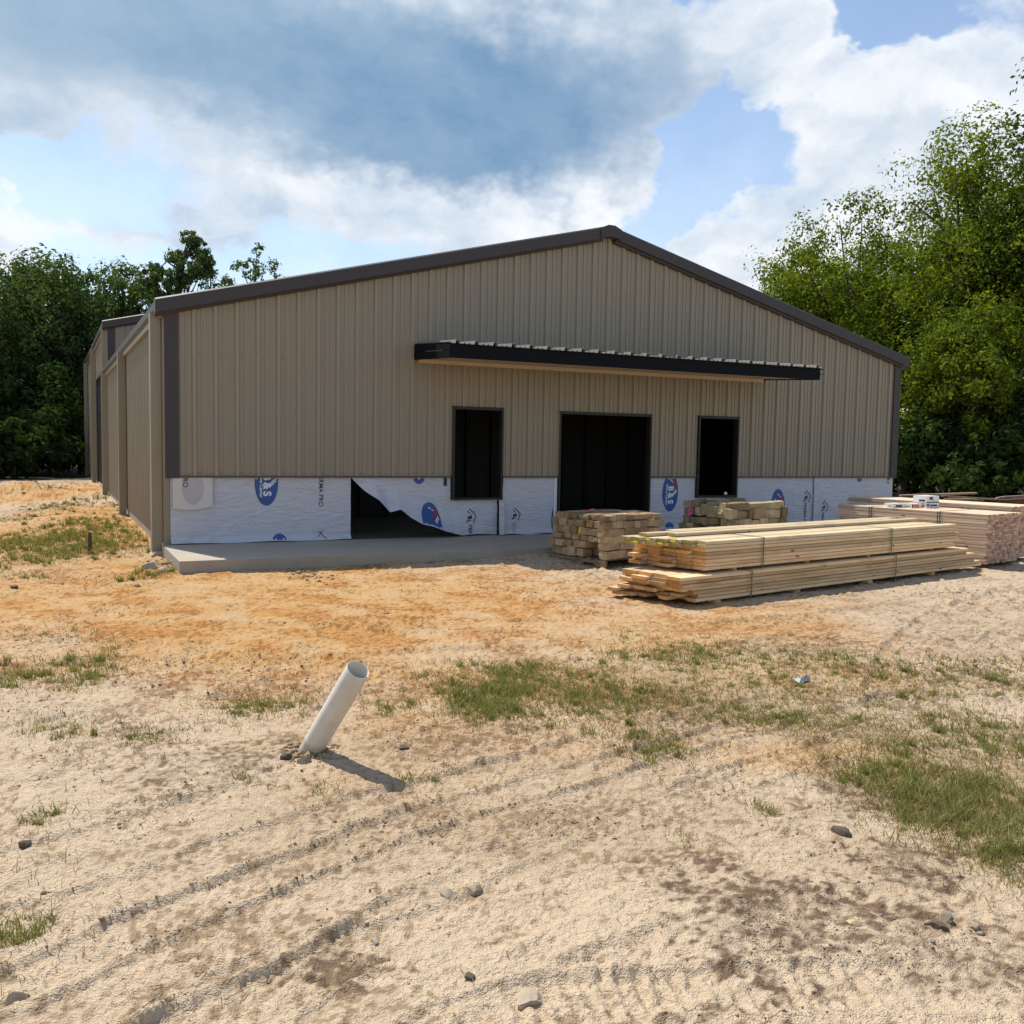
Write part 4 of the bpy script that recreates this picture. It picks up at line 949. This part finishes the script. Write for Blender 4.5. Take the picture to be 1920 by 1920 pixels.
# ------------------------------------------------------------------ gravel and clods (uncountable)
def scatter_rocks(name, X, Y, Sz, mats, seed, sink=.25, tiny=False):
    r_ = np.random.default_rng(seed); n = len(X); ph = (1+5**.5)/2
    if tiny:
        ico = np.array([(1, 0, 0), (-1, 0, 0), (0, 1, 0), (0, -1, 0), (0, 0, 1), (0, 0, -1)], float); fc = np.array([(0, 2, 4), (2, 1, 4), (1, 3, 4), (3, 0, 4), (2, 0, 5), (1, 2, 5), (3, 1, 5), (0, 3, 5)])
    else:
        ico = np.array([(-1, ph, 0), (1, ph, 0), (-1, -ph, 0), (1, -ph, 0), (0, -1, ph), (0, 1, ph), (0, -1, -ph), (0, 1, -ph), (ph, 0, -1), (ph, 0, 1), (-ph, 0, -1), (-ph, 0, 1)])/1.9
        fc = np.array([(0,11,5),(0,5,1),(0,1,7),(0,7,10),(0,10,11),(1,5,9),(5,11,4),(11,10,2),(10,7,6),(7,1,8),(3,9,4),(3,4,2),(3,2,6),(3,6,8),(3,8,9),(4,9,5),(2,4,11),(6,2,10),(8,6,7),(9,8,1)])
    k = len(ico)
    Z = ground_z(X, Y); sc_ = Sz[:, None, None]*r_.uniform(.55, 1.25, (n, 1, 3))*np.array([1.1, 1., .7])
    P = ico[None]*sc_*r_.uniform(.6, 1.3, (n, k, 1)); a = r_.uniform(0, 6.28, n); c, s_ = np.cos(a)[:, None], np.sin(a)[:, None]
    V = np.stack([P[..., 0]*c-P[..., 1]*s_+X[:, None], P[..., 0]*s_+P[..., 1]*c+Y[:, None], P[..., 2]+(Z+Sz*sink)[:, None]], -1).reshape(-1, 3)
    F = (fc[None]+(np.arange(n)*k)[:, None, None]).reshape(-1, 3)
    return tag(obj(name, mesh_np(name, V, F, mats)), kind='stuff')
def rand_ground(n, px0, px1, r0, r1, seed, pw=1.6):
    r_ = np.random.default_rng(seed); px = r_.uniform(px0, px1, n); d = r0+(r1-r0)*r_.random(n)**pw; a = YAW + np.arctan((px-960)/FPX)
    return CAM[0]+d*np.sin(a), CAM[1]+d*np.cos(a), r_
X, Y, r_ = rand_ground(260000, -150, 2070, 2.2, 13.5, 71, 1.35)
den = sst(fbm(X, Y, .8, 3, 41) + .5*fbm(X, Y, 3.1, 2, 43) + .5*fbm(X, Y, 9, 2, 131), .0, .8)
for (P, hw, dep, per, th, style) in TW:                                  # crumbs thrown up along the rut edges
    lat, s = track_coords(X, Y, P); den = den + .5*np.exp(-((np.abs(lat)/hw-1.15)/.2)**2)*sst(fbm(X, Y, .9, 2, 77), -.2, .3)
keep = (r_.random(len(X)) < den*.5); X, Y = X[keep], Y[keep]
ok = ~((X > -.15) & (Y > -2.2)); X, Y = X[ok][:46000], Y[ok][:46000]
M_clod = plain('soil_clod', (.33, .235, .15), .95, .5, 3, spec=.1)
dist = np.hypot(X-CAM[0], Y-CAM[1])
tag(scatter_rocks('soil_clods', X, Y, r_.gamma(1.3, .0017, len(X))*(.7+.085*dist)+.0016*(.6+.1*dist), M_clod, 72, .1, True), 'loose crumbs and clods of soil scattered over the sand', 'soil')
pa, pr_ = RNG.uniform(0, 6.28, 260), .06+np.abs(RNG.normal(0, .07, 260))
tag(scatter_rocks('soil_clods', -.29+np.cos(pa)*pr_, -9.79+np.sin(pa)*pr_, RNG.gamma(2., .004, 260)+.002, M_clod, 74, .15, True), 'crumbled soil heaped round the foot of the leaning pipe', 'soil')
tx, ty = [], []
for (px, py, rx, ry, n) in ((1480, 1740, 200, 85, 2600), (1700, 1605, 70, 32, 1300), (650, 1800, 80, 25, 700), (1410, 1720, 60, 40, 700), (300, 1868, 50, 15, 250), (1750, 1790, 200, 60, 700), (430, 1440, 110, 30, 500)):
    for a, b in RNG.normal(0, .6, (n, 2)): g = G(px+a*rx, py+b*ry); tx.append(g[0]); ty.append(g[1])
tx, ty = np.array(tx), np.array(ty); kp = fbm(tx, ty, 5, 2, 151) > -.08; tx, ty = tx[kp], ty[kp]
tag(scatter_rocks('topsoil_crumbs', tx, ty, RNG.gamma(1.2, .0011, len(tx))+.0009, plain('dark_topsoil', (.19, .14, .097), .95, .4, 3, spec=.1), 75, .12, True), 'dark crumbly topsoil broken up in patches on the sand', 'soil')
gx = []; gy = []
for (px, py, rx, ry, n) in ((800, 1052, 55, 6, 170), (570, 1072, 40, 9, 130), (690, 1062, 50, 6, 60), (262, 1010, 22, 40, 90), (300, 1060, 25, 12, 60), (225, 960, 12, 26, 60), (940, 1042, 60, 5, 70), (600, 1085, 60, 8, 60), (1760, 1740, 110, 50, 16), (1650, 1650, 120, 60, 14)):
    for _ in range(n):
        a, b = RNG.normal(0, .55, 2); g = G(px+a*rx, py+b*ry); 
        if not ((g[0] > -.1) and (g[1] > -2.13)): gx.append(g[0]); gy.append(g[1])
gx, gy = np.array(gx), np.array(gy); dist = np.hypot(gx-CAM[0], gy-CAM[1])
tag(scatter_rocks('gravel', gx, gy, RNG.gamma(2.2, .005, len(gx))*(.3+.06*dist)+.003, M_rock, 73), 'small grey gravel spilled along the slab edge', 'gravel')

# ------------------------------------------------------------------ grass
def blades(name, X, Y, H, mat, seed, wd=.0021, lean=.8, sink=.004, label=None, flat=False):
    r_ = np.random.default_rng(seed); n = len(X); Z = ground_z(X, Y)-sink; a = r_.uniform(0, 6.28, n); ln = np.abs(r_.normal(lean, .3, n)).clip(.05, 1.6); b = r_.uniform(0, 6.28, n)
    w_ = wd*r_.uniform(.7, 1.4, n)*(.5+.09*np.hypot(X-CAM[0], Y-CAM[1]))
    dx, dy = np.cos(a), np.sin(a); sx, sy = np.cos(b)*w_, np.sin(b)*w_
    up = H/np.sqrt(1+ln*ln); of = up*ln
    if flat: up = H*.06+.004; of = H
    V = np.empty((n, 5, 3))
    V[:, 0] = np.stack([X-sx, Y-sy, Z], 1); V[:, 1] = np.stack([X+sx, Y+sy, Z], 1)
    mxp = X+dx*of*.38; myp = Y+dy*of*.38; mz = Z+up*.66
    V[:, 2] = np.stack([mxp+sx*.75, myp+sy*.75, mz], 1); V[:, 3] = np.stack([mxp-sx*.75, myp-sy*.75, mz], 1)
    V[:, 4] = np.stack([X+dx*of, Y+dy*of, Z+up], 1)
    base = (np.arange(n)*5)[:, None]
    F = np.concatenate([base+np.array([[0, 1, 2]]), base+np.array([[0, 2, 3]]), base+np.array([[3, 2, 4]])]).astype(np.int32)
    me = mesh_np(name, V.reshape(-1, 3), F, mat); at = me.attributes.new('tint', 'FLOAT', 'POINT'); at.data.foreach_set('value', np.repeat(r_.random(n), 5).astype(np.float32))
    o_ = obj(name, me); tag(o_, label, 'grass', kind='stuff'); return o_
PATCH = [  # photo centre, radii, blades, mean height
    (1000, 1300, 150, 35, 9000, .075), (920, 1320, 60, 25, 5000, .10), (970, 1253, 60, 9, 1600, .06), (1150, 1310, 150, 30, 5000, .05), (1330, 1230, 130, 26, 6500, .055), (1200, 1235, 60, 14, 1500, .05), (1380, 1300, 150, 30, 3500, .045),
    (1230, 1395, 45, 18, 2300, .06), (1440, 1345, 70, 18, 2600, .05), (1570, 1345, 60, 16, 1700, .05), (1600, 1240, 90, 16, 2600, .05), (1800, 1262, 150, 18, 5200, .06), (1700, 1300, 120, 25, 1600, .04),
    (1690, 1395, 70, 12, 1700, .05), (1850, 1380, 110, 35, 6000, .06), (1640, 1452, 50, 18, 2600, .06), (1790, 1480, 110, 36, 8500, .08), (1870, 1550, 90, 60, 8000, .07), (1720, 1520, 50, 25, 2000, .07), (1880, 1615, 45, 22, 1600, .06),
    (500, 1325, 60, 16, 2600, .05), (270, 1383, 40, 8, 1000, .035), (125, 1373, 50, 10, 1100, .045), (60, 1270, 50, 24, 2600, .085), (150, 1283, 25, 12, 800, .08), (180, 1245, 40, 14, 900, .075), (20, 1745, 35, 18, 1100, .06), (65, 1535, 25, 16, 500, .05), (460, 1455, 18, 7, 200, .04), (600, 1482, 14, 8, 160, .045),
    (780, 1460, 18, 9, 300, .045), (740, 1327, 40, 12, 700, .05), (790, 1272, 25, 8, 350, .05), (850, 1435, 16, 8, 180, .03), (1430, 1515, 16, 10, 160, .07), (1280, 1568, 12, 8, 80, .05),
    (60, 1020, 70, 12, 3600, .09), (165, 1030, 62, 18, 6500, .10), (120, 1015, 40, 10, 1600, .08), (140, 990, 55, 12, 3600, .08), (140, 955, 60, 7, 2200, .06), (30, 975, 40, 5, 700, .06), (285, 1078, 30, 9, 900, .09), (190, 1000, 40, 5, 700, .07), (70, 930, 50, 6, 900, .06), (50, 1080, 30, 4, 300, .06), (170, 945, 10, 4, 250, .16),
    (60, 1200, 40, 10, 250, .05), (150, 1190, 40, 6, 150, .05), (40, 890, 0, 0, 0, 0)]
gx, gy, gh = [], [], []
f2 = np.array([math.sin(YAW), math.cos(YAW)]); g2 = np.array([f2[1], -f2[0]])
for (px, py, rx, ry, n, h) in PATCH:
    if not n: continue
    n = int(n*(.55 if py > 1090 else .95)); h = h*(.82 if py > 1090 else 1.)
    c = G(px, py); d = np.linalg.norm(c[:2]-CAM[:2]); wx_, wy_ = rx*d/FPX, ry*d*d/(FPX*1.77)
    nt = max(6, n//16); cl = RNG.normal(0, .72, (nt, 2)); wt = RNG.gamma(.7, 1, nt); k = RNG.choice(nt, n, p=wt/wt.sum())
    ab = cl[k]; sp = RNG.normal(0, 1, (n, 2))*(.010+.022*RNG.random(nt)[k])[:, None]
    x = c[0] + ab[:, 0]*wx_*g2[0] + ab[:, 1]*wy_*f2[0] + sp[:, 0]; y = c[1] + ab[:, 0]*wx_*g2[1] + ab[:, 1]*wy_*f2[1] + sp[:, 1]
    gx.append(x); gy.append(y); gh.append(RNG.gamma(6, h/6, n)*.85*RNG.uniform(.5, 1.35, nt)[k])
gx, gy, gh = map(np.concatenate, (gx, gy, gh)); ok = ~((gx > -.12) & (gy > -2.15)); gx, gy, gh = gx[ok], gy[ok], gh[ok]
blades('grass', gx, gy, gh, M_grass, 81, label='patchy green grass growing in the bare sand')
nn = 50000; k = RNG.integers(0, len(gx), nn); dx, dy = gx[k]+RNG.normal(0, .2, nn), gy[k]+RNG.normal(0, .25, nn); ok = ~((dx > -.12) & (dy > -2.15)); dx, dy = dx[ok], dy[ok]
blades('dry_grass', dx, dy, RNG.gamma(4, .009, len(dx)), M_dry, 82, lean=1.1, label='dead straw coloured grass between the green tufts')
X, Y, r_ = rand_ground(5200, -100, 2020, 2.2, 11, 91, 1.3); ok = ~((X > -.12) & (Y > -2.15)); X, Y = X[ok], Y[ok]
keep = r_.random(len(X)) < sst(fbm(X, Y, 1.2, 3, 141), -.3, .5); X, Y = X[keep], Y[keep]
blades('straw', X, Y, r_.gamma(3, .015, len(X)), M_dry, 92, wd=.002, sink=-.004, flat=True, label='loose straw bits strewn over the sand')

# ------------------------------------------------------------------ trees
def leaves(C_, R_, n, size, rng, flat=.8):
    k = rng.choice(len(C_), n, p=(R_**2)/(R_**2).sum()); ns = 11                 # every limb end carries a handful of twig clumps
    sd = rng.normal(size=(len(C_), ns, 3)); sd /= np.linalg.norm(sd, axis=2)[..., None]; sr = rng.uniform(.26, .52, (len(C_), ns)); so_ = rng.uniform(.55, 1.02, (len(C_), ns))
    j = rng.integers(0, ns, n); cd_ = sd[k, j]; d = rng.normal(size=(n, 3)); d /= np.linalg.norm(d, axis=1)[:, None]
    r = sr[k, j]*(1-.6*rng.random(n)**1.6)*(1+.12*rng.normal(size=n)); P = C_[k] + (cd_*so_[k, j][:, None] + d*r[:, None])*R_[k][:, None]*np.array([1, 1, flat])
    nrm = d*.9 + cd_*.45 + rng.normal(size=(n, 3))*.45 + np.array([0, 0, .3]); nrm /= np.linalg.norm(nrm, axis=1)[:, None]
    t = np.cross(nrm, rng.normal(size=(n, 3))); t /= np.linalg.norm(t, axis=1)[:, None]; b = np.cross(nrm, t)
    s_ = size*rng.uniform(.6, 1.35, n)[:, None]
    V = np.stack([P - t*s_, P + b*s_*.5 + nrm*s_*.12, P + t*s_, P - b*s_*.5 + nrm*s_*.12], 1)
    return V
def tree(name, label, x, y, h, r, n, size, mat, seed, base=.3, nb=26, trunk=.2, cat='tree', group=None, squash=1., lean=(0, 0), bs=(.16, .30), top=.75, gap=0.):
    rng = np.random.default_rng(seed); g = float(ground_base(x, y)) if math.hypot(x, y) < 60 else -.17
    t = thing(name, label, cat, (x, y, g-.05), 0, group)
    zc = h*(base+1)/2; hz = h*(1-base)/2
    d = rng.normal(size=(nb, 3)); d /= np.linalg.norm(d, axis=1)[:, None]; q = rng.random(nb)**(1/2.2)
    Cc = d*q[:, None]*np.array([r, r, hz])*.82; 
    wz = np.clip(1.12-.55*np.clip(Cc[:, 2]/hz, -1, 1)**2*(Cc[:, 2] > 0), .3, 1.2); Cc[:, :2] *= wz[:, None]
    Cc += np.array([lean[0], lean[1], 0])*((Cc[:, 2:3]+hz)/(2*hz)); Cc[:, 2] += zc
    Rr = rng.uniform(bs[0], bs[1], nb)*(r+hz)*.62
    V = leaves(Cc, Rr, n, size, rng, squash); V = V.reshape(-1, 3); V[:, 2] = np.maximum(V[:, 2], .05)
    F = np.arange(len(V)).reshape(-1, 4); me = mesh_np('crown', V, F, mat)
    at = me.attributes.new('tint', 'FLOAT', 'POINT'); at.data.foreach_set('value', np.repeat(rng.random(n), 4).astype(np.float32)); obj('crown', me, t)
    mb = MB(); tp = Vector((lean[0]*.6, lean[1]*.6, zc)); pts = [Vector((0, 0, 0)), Vector((.06*h*rng.normal()*.3, .06*h*rng.normal()*.3, zc*.5)), tp, Vector((lean[0], lean[1], zc+hz*.55))]
    mb.tube(pts, [trunk*1.25, trunk, trunk*.7, trunk*.2], 8); mb.build('trunk', M_bark, t, True)
    mb = MB()
    for i in range(nb):
        f_ = rng.uniform(.35, .95); a = pts[0].lerp(pts[2], f_) if f_ < .8 else pts[2]; e = Vector(Cc[i]); m_ = a.lerp(e, .5)+Vector((0, 0, .06*h*rng.random()))
        mb.tube([a, m_, e], [trunk*.38, trunk*.24, trunk*.08], 5, False)
    mb.build('limbs', M_bark, t, True)
    return t
# left wood, seen from its shaded side
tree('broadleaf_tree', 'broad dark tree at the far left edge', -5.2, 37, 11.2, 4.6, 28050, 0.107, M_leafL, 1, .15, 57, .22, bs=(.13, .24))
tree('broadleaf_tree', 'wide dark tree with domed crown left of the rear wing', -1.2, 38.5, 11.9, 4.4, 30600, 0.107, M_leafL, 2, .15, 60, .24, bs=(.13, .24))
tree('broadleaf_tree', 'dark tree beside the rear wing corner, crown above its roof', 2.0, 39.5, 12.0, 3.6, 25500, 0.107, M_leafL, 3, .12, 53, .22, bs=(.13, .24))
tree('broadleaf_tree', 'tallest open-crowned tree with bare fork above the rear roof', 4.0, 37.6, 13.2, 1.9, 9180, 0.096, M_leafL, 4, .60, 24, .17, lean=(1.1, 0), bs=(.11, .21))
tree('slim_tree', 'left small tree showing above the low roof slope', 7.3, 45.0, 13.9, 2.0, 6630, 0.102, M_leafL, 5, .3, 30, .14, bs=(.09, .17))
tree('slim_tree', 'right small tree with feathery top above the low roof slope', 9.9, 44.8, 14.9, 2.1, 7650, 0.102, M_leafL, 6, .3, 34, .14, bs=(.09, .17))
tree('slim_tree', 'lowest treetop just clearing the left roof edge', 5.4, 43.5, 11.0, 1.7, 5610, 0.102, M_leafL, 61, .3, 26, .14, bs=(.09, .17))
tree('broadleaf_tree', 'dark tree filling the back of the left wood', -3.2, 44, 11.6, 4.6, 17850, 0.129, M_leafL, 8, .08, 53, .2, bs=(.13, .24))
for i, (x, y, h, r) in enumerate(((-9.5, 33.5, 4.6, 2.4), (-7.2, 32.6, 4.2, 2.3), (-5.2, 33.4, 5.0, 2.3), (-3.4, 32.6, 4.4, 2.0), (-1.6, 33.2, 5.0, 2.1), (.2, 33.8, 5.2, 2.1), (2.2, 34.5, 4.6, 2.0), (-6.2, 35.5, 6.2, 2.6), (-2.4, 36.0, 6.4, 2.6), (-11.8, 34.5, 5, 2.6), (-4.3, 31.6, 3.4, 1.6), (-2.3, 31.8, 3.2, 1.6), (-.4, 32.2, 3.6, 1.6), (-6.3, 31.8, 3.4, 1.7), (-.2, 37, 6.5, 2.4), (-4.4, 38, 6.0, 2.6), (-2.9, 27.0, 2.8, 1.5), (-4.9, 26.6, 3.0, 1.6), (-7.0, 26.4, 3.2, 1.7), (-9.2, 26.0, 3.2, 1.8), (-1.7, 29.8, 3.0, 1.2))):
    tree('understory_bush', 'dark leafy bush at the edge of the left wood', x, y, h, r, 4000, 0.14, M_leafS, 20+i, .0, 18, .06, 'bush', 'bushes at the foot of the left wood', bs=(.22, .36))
# right wood, sunlit from behind left
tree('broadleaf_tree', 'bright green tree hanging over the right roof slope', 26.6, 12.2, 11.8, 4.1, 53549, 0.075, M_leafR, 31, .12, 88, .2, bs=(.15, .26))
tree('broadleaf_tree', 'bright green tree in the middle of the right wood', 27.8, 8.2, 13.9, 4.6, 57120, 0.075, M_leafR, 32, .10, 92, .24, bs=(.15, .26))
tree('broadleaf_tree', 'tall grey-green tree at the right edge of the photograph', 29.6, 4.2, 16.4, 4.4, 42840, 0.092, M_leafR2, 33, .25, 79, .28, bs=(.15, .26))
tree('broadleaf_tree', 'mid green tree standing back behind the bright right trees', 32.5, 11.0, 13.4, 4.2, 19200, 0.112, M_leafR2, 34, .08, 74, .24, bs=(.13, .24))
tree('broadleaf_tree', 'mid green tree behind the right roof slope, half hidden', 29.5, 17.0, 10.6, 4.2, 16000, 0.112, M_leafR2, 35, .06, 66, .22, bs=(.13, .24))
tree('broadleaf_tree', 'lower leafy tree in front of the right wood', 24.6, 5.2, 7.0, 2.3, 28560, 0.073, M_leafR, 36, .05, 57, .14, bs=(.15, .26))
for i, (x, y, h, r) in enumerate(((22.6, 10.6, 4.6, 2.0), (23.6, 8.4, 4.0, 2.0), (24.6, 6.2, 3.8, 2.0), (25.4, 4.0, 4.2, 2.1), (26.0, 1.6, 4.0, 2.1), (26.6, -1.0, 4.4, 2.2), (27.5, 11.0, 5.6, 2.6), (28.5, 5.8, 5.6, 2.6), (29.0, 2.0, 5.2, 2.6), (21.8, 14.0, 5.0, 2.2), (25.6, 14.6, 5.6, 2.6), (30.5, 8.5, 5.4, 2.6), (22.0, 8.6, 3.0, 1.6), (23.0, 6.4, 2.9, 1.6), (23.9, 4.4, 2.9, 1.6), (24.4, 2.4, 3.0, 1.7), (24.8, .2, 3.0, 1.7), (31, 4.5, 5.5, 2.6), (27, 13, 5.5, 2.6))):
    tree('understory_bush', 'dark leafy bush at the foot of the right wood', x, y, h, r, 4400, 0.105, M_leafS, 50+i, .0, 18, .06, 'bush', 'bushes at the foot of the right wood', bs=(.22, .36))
